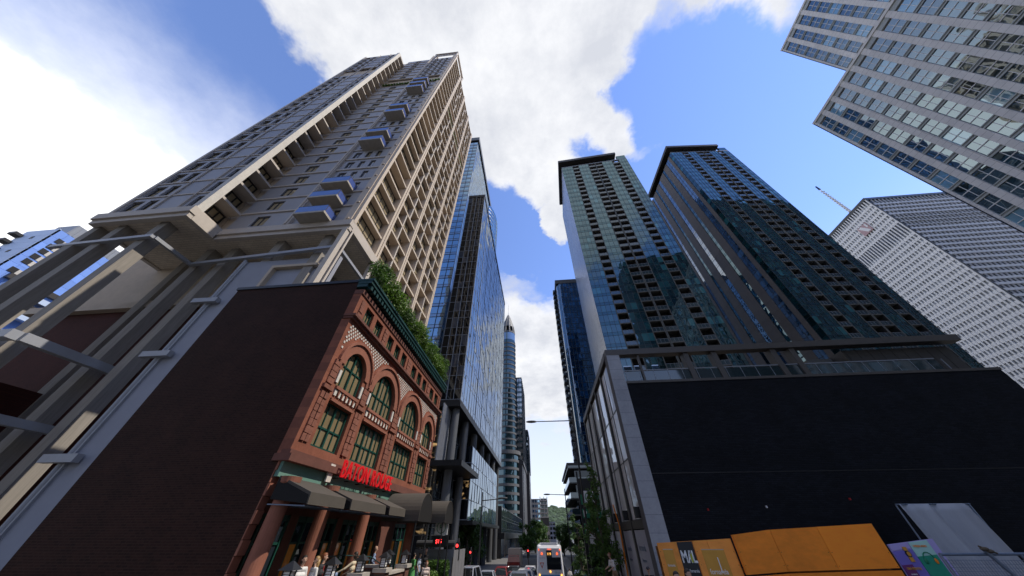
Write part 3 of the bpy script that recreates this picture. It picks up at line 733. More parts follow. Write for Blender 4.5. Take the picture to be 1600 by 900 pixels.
m_ = MB(); m_.box(-28.9, -18.9, 17.4, 17.8, 0, 24.0); m_.build('podium_wall', M.pale_wall, tt)
m_ = MB(); m_.tube((-29.15, 17.3, 0), (-29.15, 17.3, 24.2), .16, n=10); m_.box(-29.0, -28.85, 17.25, 17.4, 0, 24.0)
for z in (6.2, 13.2, 18.5): m_.box(-30.4, -28.0, 16.9, 17.25, z, z + .45)
m_.build('wall_pipe', M.steel, tt)
m_ = MB(); m_.box(-54, -29.2, 19.9, 20.4, 0, 20.5); m_.box(-40.5, -39.9, 15.2, 19.9, 0, 11.5); m_.build('inner_wall', M.maroon, tt)
m_ = MB(); m_.box(-54, -30.5, 19.3, 24.5, 20.5, 21.3); m_.box(-54, -31.5, 20.2, 24, 21.3, 27.25); m_.box(-53.5, -45.35, 20.25, 24, 27.25, 31.5); m_.build('mezzanine', M.beige, tt)
m_ = MB(); m_.box(-25.2, -24.9, 17.0, 17.4, 0, 22.5); m_.box(-25.2, -20.5, 17.0, 17.4, 22.5, 22.8); m_.build('doorway_trim', M.beige, tt)
# ================================================================== left glass towers
def core_of(root, mb, m=None, name='core_wall'): return mb.build(name, m or M.g_dark, root)
bt = thing('glass_tower', 'blue glass office tower rising behind the tan tower, with a rounded far end', 'skyscraper', (-18, 45, 0))
c = MB(); c.box(-36, -18.08, 45.08, 82, 0, 123.5); core_of(bt, c)
gl, mu = MB(), MB(); rows = lin(4, 122, 44)
curtain(gl, mu, Fr((-18, 45, 0), (-1, 0), (0, -1)), lin(0, 16, 10), rows, .30, .003, .10, .10, g=(0, 1))
curtain(gl, mu, Fr((-18, 45, 0), (0, 1), (1, 0)), lin(0, 37, 32), rows, .30, .006, .06, .02, g=(1, 1))
gl.build('curtain_wall', [M.g_blue, M.g_blue2], bt); mu.build('mullions', M.mull, bt)
c = MB(); c.box(-36.3, -17.6, 44.6, 82.3, 123.5, 126.2); c.box(-36, -18.2, 45.2, 82, 122, 123.5); c.build('roof_crown', M.mull, bt)
gl, mu = MB(), MB(); cx, cy_ = -24.0, 84.0
for k in range(42):
    z = 6 + k * 2.8
    for i in range(20):
        a0 = -math.pi / 2 + math.pi * i / 20 * 1.2; a1 = -math.pi / 2 + math.pi * (i + 1) / 20 * 1.2; r_ = 8.4
        p0, p1 = Vector((cx + r_ * math.cos(a0), cy_ + r_ * 1.6 * math.sin(a0), 0)), Vector((cx + r_ * math.cos(a1), cy_ + r_ * 1.6 * math.sin(a1), 0))
        gl.face([p0 + Vector((0, 0, z)), p1 + Vector((0, 0, z)), p1 + Vector((0, 0, z + 2.8)), p0 + Vector((0, 0, z + 2.8))], 0, rng.random(), Vector((math.cos(a0), math.sin(a0), 0)))
        mu.bar(p0 + Vector((0, 0, z)), p1 + Vector((0, 0, z)), .10, .35)
        if k == 0: mu.bar(p0 + Vector((0, 0, 6)), p0 + Vector((0, 0, 123.6)), .1, .1)
gl.build('rounded_curtain_wall', M.g_blue, bt); mu.build('rounded_mullions', M.mull_p, bt)
c = MB(); c.lathe([(0, 123.6), (8.4, 123.6), (8.4, 6), (0, 6)], (cx, cy_, 0), 24); c.v = [Vector((cx + (v.x - cx) * .985, cy_ + (v.y - cy_) * 1.58, v.z)) for v in c.v]; c.build('rounded_core', M.g_dark, bt)
for o in bt.children: o.data.transform(Matrix.Scale(1.5, 4)); o.location = o.location * 1.5     # the tower stands half as far again down the street
bt.location = (-27, 67.5, -1.45)

db = thing('glass_office_block', 'dark glass office block overhanging the pavement on columns, in front of the blue tower', 'office building', (-13, 46.5, 0))
c = MB(); c.box(-17.9, -13.08, 46.58, 102, 19.6, 83.4); c.box(-22, -15.6, 47.5, 102, -3, 19.6); core_of(db, c)
gl, mu = MB(), MB(); rows = lin(20, 82.6, 15)
FD = Fr((-13, 46.5, 0), (0, 1), (1, 0)); FDf = Fr((-13, 46.5, 0), (-1, 0), (0, -1))
curtain(gl, mu, FDf, lin(0, 4.9, 4), rows, .42, .003, .09, .10, g=(0, 0), lit=.16, litmax=4)
curtain(gl, mu, FD, lin(0, 55.5, 27), rows, .25, .011, .10, .035, g=(1, 1))
for u in lin(0, 55.5, 9): mu.fb(FD, u - .12, u + .12, 19.6, 83.4, -.05, .07)
mu.fb(FDf, 2.38, 2.5, 20, 83, 0, .2)
gl.build('curtain_wall', [M.g_dark, M.g_dblue, M.g_lit], db); mu.build('mullions', M.mull_p, db)
c = MB(); c.box(-18, -12.85, 46.35, 102.2, 82.8, 84.0); c.build('roof_edge', M.black, db)
c = MB(); c.box(-18, -12.9, 46.4, 102.2, 18.9, 19.9); c.build('soffit', M.black, db)
# open lower floors: lit glass, round columns, canopy, projecting glass box
gl, mu = MB(), MB()
curtain(gl, mu, Fr((-15.55, 47.4, 0), (0, 1), (1, 0)), lin(0, 54, 20), lin(-1, 18.8, 5), .2, .004, .1, .1, lit=.12, g=(0, 0))
curtain(gl, mu, Fr((-15.55, 47.4, 0), (-1, 0), (0, -1)), lin(0, 6, 3), lin(-1, 18.8, 5), .2, .004, .1, .1, lit=.3, g=(0, 0))
gl.build('lower_glazing', [M.g_dark, M.g_dark, M.g_lit], db); mu.build('lower_mullions', M.mull, db)
for y in (48.2, 55.5, 64, 73, 82, 91, 100): m_ = MB(); m_.tube((-14.0, y, -2), (-14.0, y, 19), .62, n=18); m_.build('round_column', M.column_d, db)
m_ = MB(); m_.box(-16, -11.2, 44.5, 57, 10.2, 10.9); m_.box(-16, -11.6, 57.0, 90, 4.2, 4.7); m_.build('entrance_canopy', M.black, db)
c = MB(); c.box(-15.6, -12.65, 57.1, 90, 4.7, 15.3); o = c.build('glass_box', M.g_dark, db)
gl, mu = MB(), MB()
curtain(gl, mu, Fr((-12.55, 57.0, 0), (0, 1), (1, 0)), lin(0, 33, 14), lin(4.8, 15.2, 4), 0, .014, .12, .04, g=(0, 0))
curtain(gl, mu, Fr((-12.55, 57.0, 0), (-1, 0), (0, -1)), lin(0, 3, 2), lin(4.8, 15.2, 4), 0, .004, .12, .12, g=(1, 1), lit=.3)
gl.build('glass_box_panes', [M.g_blue2, M.g_dark, M.g_lit], o); mu.build('glass_box_mullions', M.mull_p, o)
m_ = MB()
for k in range(9): m_.box(-15.2, -15.0, 44.8 + k * .5, 44.95 + k * .5, 10.9, 18.9)
m_.build('vertical_louvres', M.steel, db)

# ================================================================== round tower with the pointed crown
rt = thing('round_tower', 'distant slim round tower with curved balcony bands, pointed ribbed crown and a spire', 'skyscraper', (-22, 200, 0))
prof = []; mats_ = []
z = 41.0; k = 0
while z < 120.5:
    prof += [(6.1, z), (6.1, z + .95), (5.75, z + .95), (5.75, z + 3.6)]; z += 3.62
sh = MB(); sh.lathe([(0, 40)] + prof + [(0, z)], (-22, 200, 0), 40, mat_of=lambda j: 0 if (j == 0 or (j - 1) % 4 in (0, 1, 3)) else 1)
sh.build('round_shaft', [M.rt_conc, M.g_teal], rt, recalc=True)
mu = MB()
for i in range(40):
    q = 2 * math.pi * i / 40; x, y = -22 + 5.8 * math.cos(q), 200 + 5.8 * math.sin(q); mu.tube((x, y, 41), (x, y, 120), .09, n=4)
mu.build('window_posts', M.mull, rt)
dr = MB(); dr.lathe([(0, 121), (5.6, 121), (5.6, 127.4), (5.2, 127.4), (5.2, 128), (0, 128)], (-22, 200, 0), 36, mat_of=lambda j: 1 if j == 1 else 0); dr.build('crown_drum', [M.rt_conc, M.g_blue2], rt, recalc=True)
cr = MB()
for i in range(10):
    q = 2 * math.pi * i / 10; pts = []
    for t_ in [j / 10 for j in range(11)]:
        r_ = 5.3 * (1 - t_ ** 1.7); pts.append(Vector((-22 + r_ * math.cos(q), 200 + r_ * math.sin(q), 127.6 + 20.5 * t_)))
    for a, b in zip(pts, pts[1:]): cr.tube(a, b, .55, n=6)
cr.lathe([(4.9, 134.2), (4.1, 137.5), (2.9, 141.5), (1.5, 145.4), (0.05, 148.1)], (-22, 200, 0), 20); cr.lathe([(5.5, 127.8), (5.5, 129.2), (4.6, 129.2)], (-22, 200, 0), 20)
cr.build('crown_ribs', M.column_d, rt)
m_ = MB(); m_.tube((-22, 200, 147), (-22, 200, 160), .2, .06, n=6); m_.build('spire', M.steel, rt)
lo = MB(); prof = []; z = 8.0
while z < 37: prof += [(7.6, z), (7.6, z + 1.3), (7.1, z + 1.3), (7.1, z + 4.0)]; z += 4.02
lo.lathe([(0, 7.5)] + prof + [(8.6, z), (8.6, z + 2), (0, z + 2)], (-22, 200, 0), 40, mat_of=lambda j: 0 if j >= len(prof) or j == 0 or (j - 1) % 4 in (0, 1, 3) else 1)
lo.build('lower_bay', [M.rt_conc, M.g_teal], rt, recalc=True)
for x, y, r_ in ((-14.3, 202, 0), ):
    m_ = MB(); m_.box(-15.6, -12.4, 199.5, 204, -3, 38); m_.box(-45, -14.2, 204, 300, -3, 36.5); m_.box(-32, -15, 196, 204, -3, 7.5); m_.build('podium_block', M.canopy, rt)
gl, mu = MB(), MB(); curtain(gl, mu, Fr((-12.5, 204.2, 0), (0, 1), (1, 0)), lin(0, 95, 30), lin(6, 35, 8), .3, .006, .3, .25, g=(0, 0))
m_ = MB(); m_.box(-14.2, -12.6, 204.0, 299.5, -3, 35.8); m_.build('podium_wall', M.canopy, rt)
gl.build('podium_glazing', M.g_dblue, rt); mu.build('podium_mullions', M.mull_p, rt)
m_ = MB(); m_.box(-14.5, -11.6, 199.2, 300, 35.6, 37.4); m_.build('podium_cornice', M.canopy, rt)
for nm, b_, lab in (('residential_slab', (-18.5, -12.2, 207, 240, 0, 94), 'narrow dark slab block just behind the round tower'), ('residential_slab', (-15, -10.2, 242, 262, 0, 66), 'lower dark slab block behind the round tower, nearest the street gap')):
    t_ = thing(nm, lab, 'building', (b_[0], b_[2], 0), group='slabs behind the round tower')
    c = MB(); c.box(*b_); c.build('core_wall', M.canopy, t_)
    gl, mu = MB(), MB(); rows = lin(38, b_[5] - 1, int((b_[5] - 39) / 3.6))
    curtain(gl, mu, Fr((b_[0], b_[2] - .1, 0), (1, 0), (0, -1)), lin(0, b_[1] - b_[0], 3), rows, .35, .005, .25, .3)
    curtain(gl, mu, Fr((b_[1] + .1, b_[2], 0), (0, 1), (1, 0)), lin(0, b_[3] - b_[2], 8), rows, .35, .005, .25, .3)
    gl.build('curtain_wall', [M.g_dblue, M.g_teal2], t_); mu.build('mullions', M.mull, t_)

sr = thing('shop_row', 'low dark row of shopfronts with a deep black fascia, before the round tower', 'shops', (-12.8, 104, 0))
c = MB(); c.box(-34, -12.9, 104, 194, -3, 9.5); c.build('wall', M.canopy, sr)
c = MB(); c.box(-34, -11.9, 103.8, 194.2, 2.2, 3.4); c.build('fascia', M.black, sr)
gl, mu = MB(), MB(); curtain(gl, mu, Fr((-12.8, 104, 0), (0, 1), (1, 0)), lin(0, 90, 36), [-1.8, 2.2], 0, .005, .15, .1, g=(0, 0), lit=.12); curtain(gl, mu, Fr((-12.8, 104, 0), (0, 1), (1, 0)), lin(0, 90, 30), [3.6, 6.4, 9.2], .3, .005, .15, .1, g=(0, 0))
gl.build('shop_glazing', [M.g_dblue, M.g_dark, M.g_lit], sr); mu.build('shop_mullions', M.mull, sr)
# ================================================================== twin condominium towers on the right
def condo(root, P0, P1, depth, ztop, fracs, side, zcan):
    P0 = Vector((*P0, 0)); P1 = Vector((*P1, 0)); U = (P1 - P0); W = U.length; U.normalize(); n = Vector((U.y, -U.x, 0)); n = n if n.y < 0 else -n
    fr = Fr(P0, U, n); back = -n
    fs = Fr(P0, back, (-U.x, -U.y))
    zb = 5.0; nf = int((ztop - zb) / 3.0); rows = lin(zb, ztop, nf); DZ_ = rows[1] - rows[0]
    cols = []; isb = []
    u = 0.0
    for a, b in list(fracs) + [(1.0, None)]:
        k = max(1, round((a * W - u) / 1.28))
        for i in range(k): cols.append(u + (a * W - u) * i / k); isb.append(False)
        if b is not None: cols.append(a * W); isb.append(True); u = b * W
    cols.append(W)
    # merge tiny joints (pair of balconies separated by a post)
    gl, mu = MB(), MB()
    curtain(gl, mu, fr, cols, rows, .30, .0035, .055, .06, skip=lambda i, j: isb[i])
    c = MB(); c.fb(fr, .05, W - .05, 0, ztop - .1, -depth, -1.95)
    for i in range(len(cols) - 1):
        if not isb[i]: c.fb(fr, cols[i] + .012, cols[i + 1] - .012, 0, ztop - .1, -1.94, -.06)
    c.build('core_wall', M.g_dark, root)
    # side wall
    zz = lin(zb, ztop, nf)
    if side == 'pale':
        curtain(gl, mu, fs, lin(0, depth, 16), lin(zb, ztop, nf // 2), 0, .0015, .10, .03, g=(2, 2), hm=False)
    else:
        u = 0
        for k, (q, kind) in enumerate(side):
            if kind == 's':
                st = MB()
                for j in range(nf): st.fb(fs, u, q, zz[j] + .02, zz[j + 1] - .01, -.1, .16, 0, rng.random())
                st.build('stone_strip', M.bstone, root)
            else: curtain(gl, mu, fs, lin(u, q, max(1, round((q - u) / 1.3))), zz, .3, .003, .06, .06, g=(0, 1) if kind == 'g' else (3, 3))
            u = q
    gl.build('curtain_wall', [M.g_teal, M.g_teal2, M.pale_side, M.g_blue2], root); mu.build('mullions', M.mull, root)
    # balconies: recess box + slab edge, glass railing
    its = []; made = {}
    for i, f in enumerate(isb):
        if not f: continue
        wd = cols[i + 1] - cols[i]; key = 'b%d' % i
        lf = Fr((0, 0, 0), U, n); b_ = MB()
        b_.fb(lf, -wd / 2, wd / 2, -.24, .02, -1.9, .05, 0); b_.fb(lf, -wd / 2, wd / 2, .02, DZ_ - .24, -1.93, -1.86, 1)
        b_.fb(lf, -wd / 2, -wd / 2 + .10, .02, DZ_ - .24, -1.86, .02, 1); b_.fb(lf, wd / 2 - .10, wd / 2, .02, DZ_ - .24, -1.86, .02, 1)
        b_.fb(lf, -wd / 2 + .3, wd / 2 - .3, .05, 2.3, -1.855, -1.82, 2, .3)
        r_ = MB(); r_.fb(lf, -wd / 2 + .1, wd / 2 - .1, .08, 1.0, -.06, -.03, 0, .5); r_.fb(lf, -wd / 2 + .1, wd / 2 - .1, 1.0, 1.06, -.08, 0, 1)
        for x in lin(-wd / 2 + .12, wd / 2 - .12, 3): r_.fb(lf, x - .02, x + .02, .02, 1.0, -.03, .01, 1)
        made[key] = [('balcony', b_, [M.slab, M.void, M.g_dark]), ('railing', r_, [M.rail, M.mull_p])]
        for j in range(nf): its.append((key, fr.p((cols[i] + cols[i + 1]) / 2, rows[j] + .22, 0)))
    its.sort(key=lambda q: q[1].z); many('balcony', root, its, made)
    po = MB()
    for i, f in enumerate(isb):
        if f:
            for u in (cols[i], cols[i + 1]): po.fb(fr, u - .09, u + .09, zb, ztop, -.1, .10)
    po.build('balcony_posts', M.slab, root)
    ca = MB(); a = -1.1; e = W * .86
    ca.fb(fr, a, e, zcan, zcan + 1.5, -depth * .82, 1.2); ca.build('roof_canopy', M.canopy, root)
    ca = MB(); ca.fb(fr, 1.6, e - .5, ztop - .1, zcan, -depth * .8, -2.2); ca.fb(fr, W * .66, W * .8, ztop, zcan - .4, -2.1, -.6, 1); ca.build('penthouse', [M.void, M.g_teal], root)
    pp = MB(); pp.fb(fr, 0, W, ztop - .1, ztop + .35, -.6, .05); pp.fb(fr, W * .87, W, ztop + .35, ztop + 3.2, -.6, .03, 1); pp.build('parapet', [M.mull_p, M.g_teal2], root)
    return fr, fs, W
t1 = thing('condominium_tower', 'green glass tower with dark recessed balconies and a pale narrow side, left twin tower', 'skyscraper', (16.3, 60, 0), group='twin towers with dark roof canopies')
condo(t1, (16.3, 60), (43.7, 58.3), 25, 124.4, ((.17, .265), (.415, .515), (.525, .625), (.78, .88)), 'pale', 127.6)
t2 = thing('condominium_tower', 'green glass tower with recessed balconies and taupe stone strips down its side, right twin tower', 'skyscraper', (64.5, 60, 0), group='twin towers with dark roof canopies')
condo(t2, (64.5, 60), (89.3, 61.5), 29, 129.5, ((.19, .29), (.44, .545), (.555, .66), (.80, .90)), ((1.6, 'g'), (2.9, 's'), (5.2, 'b'), (7.9, 's'), (9.2, 'g'), (12.8, 's'), (14.6, 'b'), (17.4, 's'), (18.6, 'g'), (21.6, 's'), (23, 'b'), (25.6, 's'), (29, 'b')), 132.2)

# slender tower beyond, with its balconied edge, and the block at its foot
t3 = thing('slender_tower', 'slender far blue glass tower with small balconies up its edge, beyond the green glass towers', 'skyscraper', (12.6, 110, 0))
gl, mu = MB(), MB(); rows = lin(14, 101, 28)
curtain(gl, mu, Fr((14.4, 110, 0), (1, 0), (0, -1)), lin(0, 17, 11), rows, .3, .006, .15, .10, g=(1, 1)); curtain(gl, mu, Fr((12.6, 113, 0), (0, 1), (-1, 0)), lin(0, 20, 8), rows, .3, .006, .15, .15, g=(1, 1))
for i in range(6):
    a0, a1 = math.pi + math.pi / 2 * i / 6, math.pi + math.pi / 2 * (i + 1) / 6
    for j in range(28):
        p0 = (14.6 + 2 * math.cos(a0), 112.4 + 2.4 * math.sin(a0)); p1 = (14.6 + 2 * math.cos(a1), 112.4 + 2.4 * math.sin(a1))
        gl.face([(*p0, rows[j]), (*p1, rows[j]), (*p1, rows[j + 1]), (*p0, rows[j + 1])], 0, rng.random(), Vector((math.cos(a0), math.sin(a0), 0)))
c = MB(); c.box(14.5, 31.5, 110.1, 132, -3, 101); c.box(12.7, 14.5, 113, 132, -3, 101); c.build('core_wall', M.g_dark, t3)
gl.build('curtain_wall', [M.g_blue2, M.g_blue], t3); mu.build('mullions', M.mull, t3)
f_ = MB(); f_.box(-1.5, .05, 0, 3.0, -.25, 0); f_.box(-1.5, -1.42, 0, 3.0, 0, 1.0, 1); f_.box(-1.4, .0, 0, .08, 0, 1.0, 1); f_.box(-.1, .04, .2, 2.8, .05, 2.6, 2)
many('balcony', t3, [('b', Vector((12.6, 116, z))) for z in rows[1:]], {'b': [('balcony', f_, [M.slab, M.rail, M.g_dark])]})
c = MB(); c.box(12.2, 31.6, 109.8, 132, 101, 103.5); c.build('roof_crown', M.mull, t3)
p3 = thing('balconied_block', 'low dark apartment block with stacked glass railed balconies, behind the right street trees', 'building', (6.2, 80, 0))
c = MB(); c.box(7.4, 18, 81.2, 108, -3, 15.4); c.build('core_wall', M.g_dark, p3)
for k in range(6):
    f_ = MB(); z = .6 + k * 2.9; f_.box(5.9, 12, 79.9, 81.4, z - .25, z); f_.box(5.9, 7.4, 81.4, 106, z - .25, z); f_.box(5.9, 12, 79.9, 79.96, z, z + 1, 1); f_.box(5.9, 5.96, 80, 106, z, z + 1, 1); f_.build('balcony_floor', [M.slab, M.rail], p3)
c = MB(); c.box(5.7, 18, 79.7, 108, 15.6, 16.1); c.build('roof_slab', M.canopy, p3)

# ================================================================== black brick building with the rooftop frame
kb = thing('black_brick_building', 'building with huge blank black brick side wall, grey granite pier and open rooftop frame', 'building', (5.28, 20, 0))
KX, KY, KE = 5.28, 20.0, 29.85
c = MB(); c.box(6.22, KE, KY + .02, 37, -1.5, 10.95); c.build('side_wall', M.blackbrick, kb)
c = MB(); c.box(6.2, KE + .05, KY - .03, 37, 10.95, 11.12); c.build('wall_coping', M.bronze, kb)
c = MB(); c.box(KX, 6.22, KY - .04, KY + .75, -.5, 13.15); c.build('granite_pier', M.granite, kb)
c = MB(); c.box(KX - .02, KE - .25, KY - .06, KY + .55, 13.15, 13.6); c.box(KX - .04, KX + .35, KY + .55, 37, 13.15, 13.6); c.box(KX + .35, 6.2, KY + .75, 37, 12.95, 13.15)
c.build('top_beam', M.bronze, kb)
for x in (7.55, 10.9, 12.9, 17.0, 18.3):
    c = MB(); c.box(x, x + (.14 if x < 10 else .36), KY + .1, KY + (.3 if x < 10 else .7), 11.12, 13.15); c.build('frame_post', M.bronze, kb)
for x, z in ((8.6, 3.9), (15.9, 4.3), (11.6, 4.0)): c = MB(); c.box(x, x + .06, KY - .06, KY + .02, z, z + .09); c.build('wall_fixing', M.c_red if x != 11.6 else M.white, kb)
for z in (5.6,): c = MB(); c.box(6.25, KE - .05, KY + .004, KY + .02, z, z + .03); c.build('wall_joint', M.black, kb)
rl = MB(); rl.box(6.3, 27, KY + .2, KY + .26, 11.95, 12.01)
for k in range(22): rl.box(6.4 + k, 6.43 + k, KY + .2, KY + .25, 11.12, 11.95)
rl.box(6.35, 27, KY + .215, KY + .23, 11.2, 11.9, 1); rl.build('terrace_railing', [M.mull_p, M.rail], kb)
sc = MB()
for x0, x1 in ((6.9, 7.5), (7.75, 8.3), (9.1, 9.6)): sc.box(x0, x1, KY + 1.8, KY + 1.86, 11.1, 13.1, 0, rng.random())
sc.build('terrace_glass_screen', M.g_blue2, kb)
ph = MB(); ph.box(22.3, 29.3, KY + .75, 33, 11.1, 13.1, 0); ph.box(20.6, 22.3, KY + 1.8, 33, 11.1, 13.0, 1)
for k in range(9): ph.box(22.5 + k * .76, 22.53 + k * .76, KY + .73, KY + .75, 11.1, 13.1)
ph.build('penthouse', [M.bronze2, M.slab], kb)
# street side: columns, glazing coloured white for reflected sky, soffit, printed shop-front panels
FK = Fr((KX, KY, 0), (0, 1), (-1, 0))
c = MB()
for u in (3.6, 7.0, 10.2, 13.4, 16.6): c.fb(FK, u, u + .30, -1.3, 13.15, -.13, 0)
c.build('street_column', M.bronze2, kb)
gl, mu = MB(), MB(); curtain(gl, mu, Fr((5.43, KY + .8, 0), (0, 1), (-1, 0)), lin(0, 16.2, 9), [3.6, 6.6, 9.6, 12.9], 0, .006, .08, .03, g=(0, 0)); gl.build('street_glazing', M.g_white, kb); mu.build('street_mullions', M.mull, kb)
c = MB(); c.box(5.5, 6.2, KY + .8, 37, -1, 12.9); c.build('glazing_backing', M.g_dark, kb)
c = MB(); c.fb(FK, .8, 16.5, 3.2, 3.6, -.14, -.04); c.build('transom', M.bronze2, kb)
c = MB()
for a, b in ((.8, 3.5), (4.1, 6.9), (7.5, 10.1), (10.7, 13.3)): c.fb(FK, a, b, -1.0, 3.15, -.16, -.08)
o = c.build('printed_panel', M.pale_wall, kb)
FKt = Fr((KX, KY, 0), (0, -1), (-1, 0))
for u, w_, s_ in ((-3.2, 2.25, .42), (-6.6, 2.15, .36), (-9.6, 2.0, .32)):
    text('fornarela', s_, FKt, u, w_, -.08, .012, M.galv, kb, 'panel_lettering'); text('Spring store', s_ * .45, FKt, u + .2, w_ - .45, -.08, .012, M.galv, kb, 'panel_lettering')
for u in (.95, 4.3, 7.7): c = MB(); c.fb(FK, u, u + .32, 3.65, 4.15, -.14, .22); c.build('wall_speaker', M.black, kb)

# ================================================================== far right towers
ft = thing('ribbed_office_tower', 'far pale tower with closely spaced white ribs, dark upper bands and a roof mast', 'skyscraper', (200, 110, 0))
c = MB(); c.box(200.3, 262, 110.3, 148, -3, 153); c.build('core_wall', M.frdark, ft)
ribs = MB(); gl = MB(); FRx = Fr((200, 110, 0), (0, 1), (-1, 0)); FRy = Fr((200, 110, 0), (1, 0), (0, -1))
nfl = 44; zz = lin(6, 150, nfl)
for j in range(nfl):
    dark = j in (36, 37)
    for i in range(18):
        gl.face([FRx.p(38 * i / 18, zz[j], -.2), FRx.p(38 * (i + 1) / 18, zz[j], -.2), FRx.p(38 * (i + 1) / 18, zz[j + 1], -.2), FRx.p(38 * i / 18, zz[j + 1], -.2)], 1 if dark else 0, rng.random(), FRx.n)
    if not dark: ribs.fb(FRx, 0, 38, zz[j], zz[j] + 1.5, -.2, .2)
    dk = j in (37, 38, 39)
    for i in range(26):
        gl.face([FRy.p(62 * i / 26, zz[j], -.2), FRy.p(62 * (i + 1) / 26, zz[j], -.2), FRy.p(62 * (i + 1) / 26, zz[j + 1], -.2), FRy.p(62 * i / 26, zz[j + 1], -.2)], 1, rng.random() * (.4 if dk else 1), FRy.n)
    ribs.fb(FRy, .3, 62, zz[j], zz[j] + (.4 if dk else 1.25), -.2, .3)
for u in lin(0, 38, 26): ribs.fb(FRx, u - .24, u + .24, 0, 152, -.2, .4)
for u in lin(.5, 62, 30): ribs.fb(FRy, u - .07, u + .07, 0, 152, -.2, .34)
gl.build('window_bands', [M.frglass, M.frdark], ft); ribs.build('white_ribs', M.white_rib, ft)
c = MB(); c.box(199.6, 262.3, 109.6, 148.3, 152, 153.8); c.build('roof_edge', M.mull, ft)
c = MB(); c.fb(FRy, -.02, .28, 0, 152, -.3, .55); c.build('corner_joint', M.mull, ft)
m_ = MB(); m_.fb(FRx, 9, 14.5, 136.5, 142.5, .3, .8, 0); m_.prism([(9.6, 137), (11.4, 137), (13.9, 142), (12.1, 142)], .8, 1.0, FRx, 1); m_.fb(FRx, 9.4, 10.2, 139.5, 142, .8, .95, 1); m_.build('roof_emblem', [mat('pink_emblem', (.50, .33, .34), .6), M.white], ft)
m_ = MB(); m_.tube((203, 121, 153), (203, 121, 172), .8, .55, n=8); m_.tube((203, 121, 172), (203, 121, 183), .5, .25, n=8)
m_.tube((203, 121, 183), (203, 121, 187), .6, .4, n=8, mi=1)
for k in range(14): m_.box(201.9, 204.1, 120.7, 121.3, 154 + k * 2, 154.5 + k * 2)
m_.build('roof_mast', [M.white_rib, M.frdark], ft)

tr = thing('concrete_office_tower', 'pale concrete office tower with vertical piers and square windows, upper right corner', 'skyscraper', (60, 27, 0))
FT = Fr((60, 27, 0), (0, -1), (-1, 0)); FU = Fr((66, 20, 0), (0, -1), (-1, 0))
pier = MB(); fin = MB(); gl = MB(); its = []
def piers(fr, length, zb, zt):
    nm = int(length / 2.35); fl = 3.2; nf = int((zt - zb) / fl)
    for i in range(nm + 1):
        u = i * 2.35; pier.fb(fr, max(0, u - .08 - .34), u + .36, zb, zt, -.40, 0)
    for i in range(nm):
        a, b = i * 2.35 + .36, (i + 1) * 2.35 - .42
        for j in range(nf):
            z = zt - .9 - (j + 1) * fl
            fin.fb(fr, a, b, z - .42, z - .28, -.4, -.08); fin.fb(fr, a, b, z - .02, z + .12, -.4, -.08); fin.fb(fr, a, b, z - .28, z - .02, -.4, -.22)
            its.append(('w', fr.p((a + b) / 2, z + 1.46, -.24)))
            t_ = rng.gauss(0, .006); gl.face([fr.p(a, z + .12, -.22 - t_), fr.p(b, z + .12, -.22 + t_), fr.p(b, z + fl - .42, -.22 + t_), fr.p(a, z + fl - .42, -.22 - t_)], 0, rng.random(), fr.n)
        fin.fb(fr, a, b, zt - .95, zt, -.4, -.1)
piers(FT, 52, 15, 66.5); piers(FU, 52, 60, 94)
gl.build('window_glass', M.trglass, tr)
c = MB(); c.box(60.5, 95, -28, 27 - .05, -1, 66.2); c.box(66.5, 95, -35, 20 - .05, 66.2, 93.6); c.build('core_wall', M.trpier_x, tr)
pier.build('concrete_pier', M.trpier, tr); fin.build('window_fins', M.trfin, tr)
w_ = MB(); w_.fb(FT, -.705, .705, -.05, .05, -.0, .09); w_.fb(FT, -.03, .03, -1.3, 1.3, 0, .05)
w_.v = [v - Vector((60, 27, 0)) for v in w_.v]
its.sort(key=lambda q: -q[1].y + .3 * q[1].z); its = [q for q in its if q[1].y > -8]
its.sort(key=lambda q: (q[1] - Vector((0, 0, 3))).length); many('window_bar', tr, its, {'w': [('window_bar', w_, M.white_rib)]})
c = MB(); c.box(59.9, 62, -26, 27.06, 66.5, 67.0); c.box(65.9, 68, -33, 20.06, 94, 94.5); c.build('roof_coping', M.trpier_x, tr)
c = MB(); c.fb(FU, 0, .12, 60, 94.3, -.4, .06); c.fb(FT, -.06, .06, 14, 66.8, -.4, .05); c.build('edge_trim', M.frdark, tr)

# ================================================================== blue building at the left edge
lb = thing('blue_building', 'blue panelled building with a pale narrow front and dark window boxes, behind the stilts', 'building', (-138.4, 38.4, 0))
FBx = Fr((-138.4, 38.4, 0), (0, 1), (1, 0)); FBy = Fr((-138.4, 38.4, 0), (-1, 0), (0, -1))
pn = MB()
for i in range(10):
    for j in range(16): pn.fb(FBx, i * 2.2 + .02, i * 2.2 + 2.18, 71.2 - (j + 1) * 2.6, 71.2 - j * 2.6 - .04, -.4, 0, 0, rng.random())
pn.build('blue_panels', M.lblue, lb)
c = MB(); c.box(-149.5, -138.85, 38.8, 62, 0, 71.0); c.build('core_wall', M.lblue, lb)
pn = MB()
for j in range(18): pn.fb(FBy, .0, 11.2, 71.4 - (j + 1) * 2.9, 71.4 - j * 2.9 - .05, -.42, 0, 0, rng.random())
pn.build('pale_front', M.lpale, lb)
for k, z in enumerate((68.2, 65.9, 63.9, 61.8, 59.8, 56.5)):
    c = MB(); c.fb(FBx, 1.7, 3.0, z - .75, z + .75, -.1, .12, 0); c.fb(FBx, 3.03, 4.1, z - .8, z + .7, -.1, .10, 1); c.build('window_box', [M.black, M.wstone], lb)
    c = MB(); c.fb(FBx, 5.2, 6.6, z - .6, z + .6, -.1, .05, 0); c.build('small_window', M.g_blue, lb)
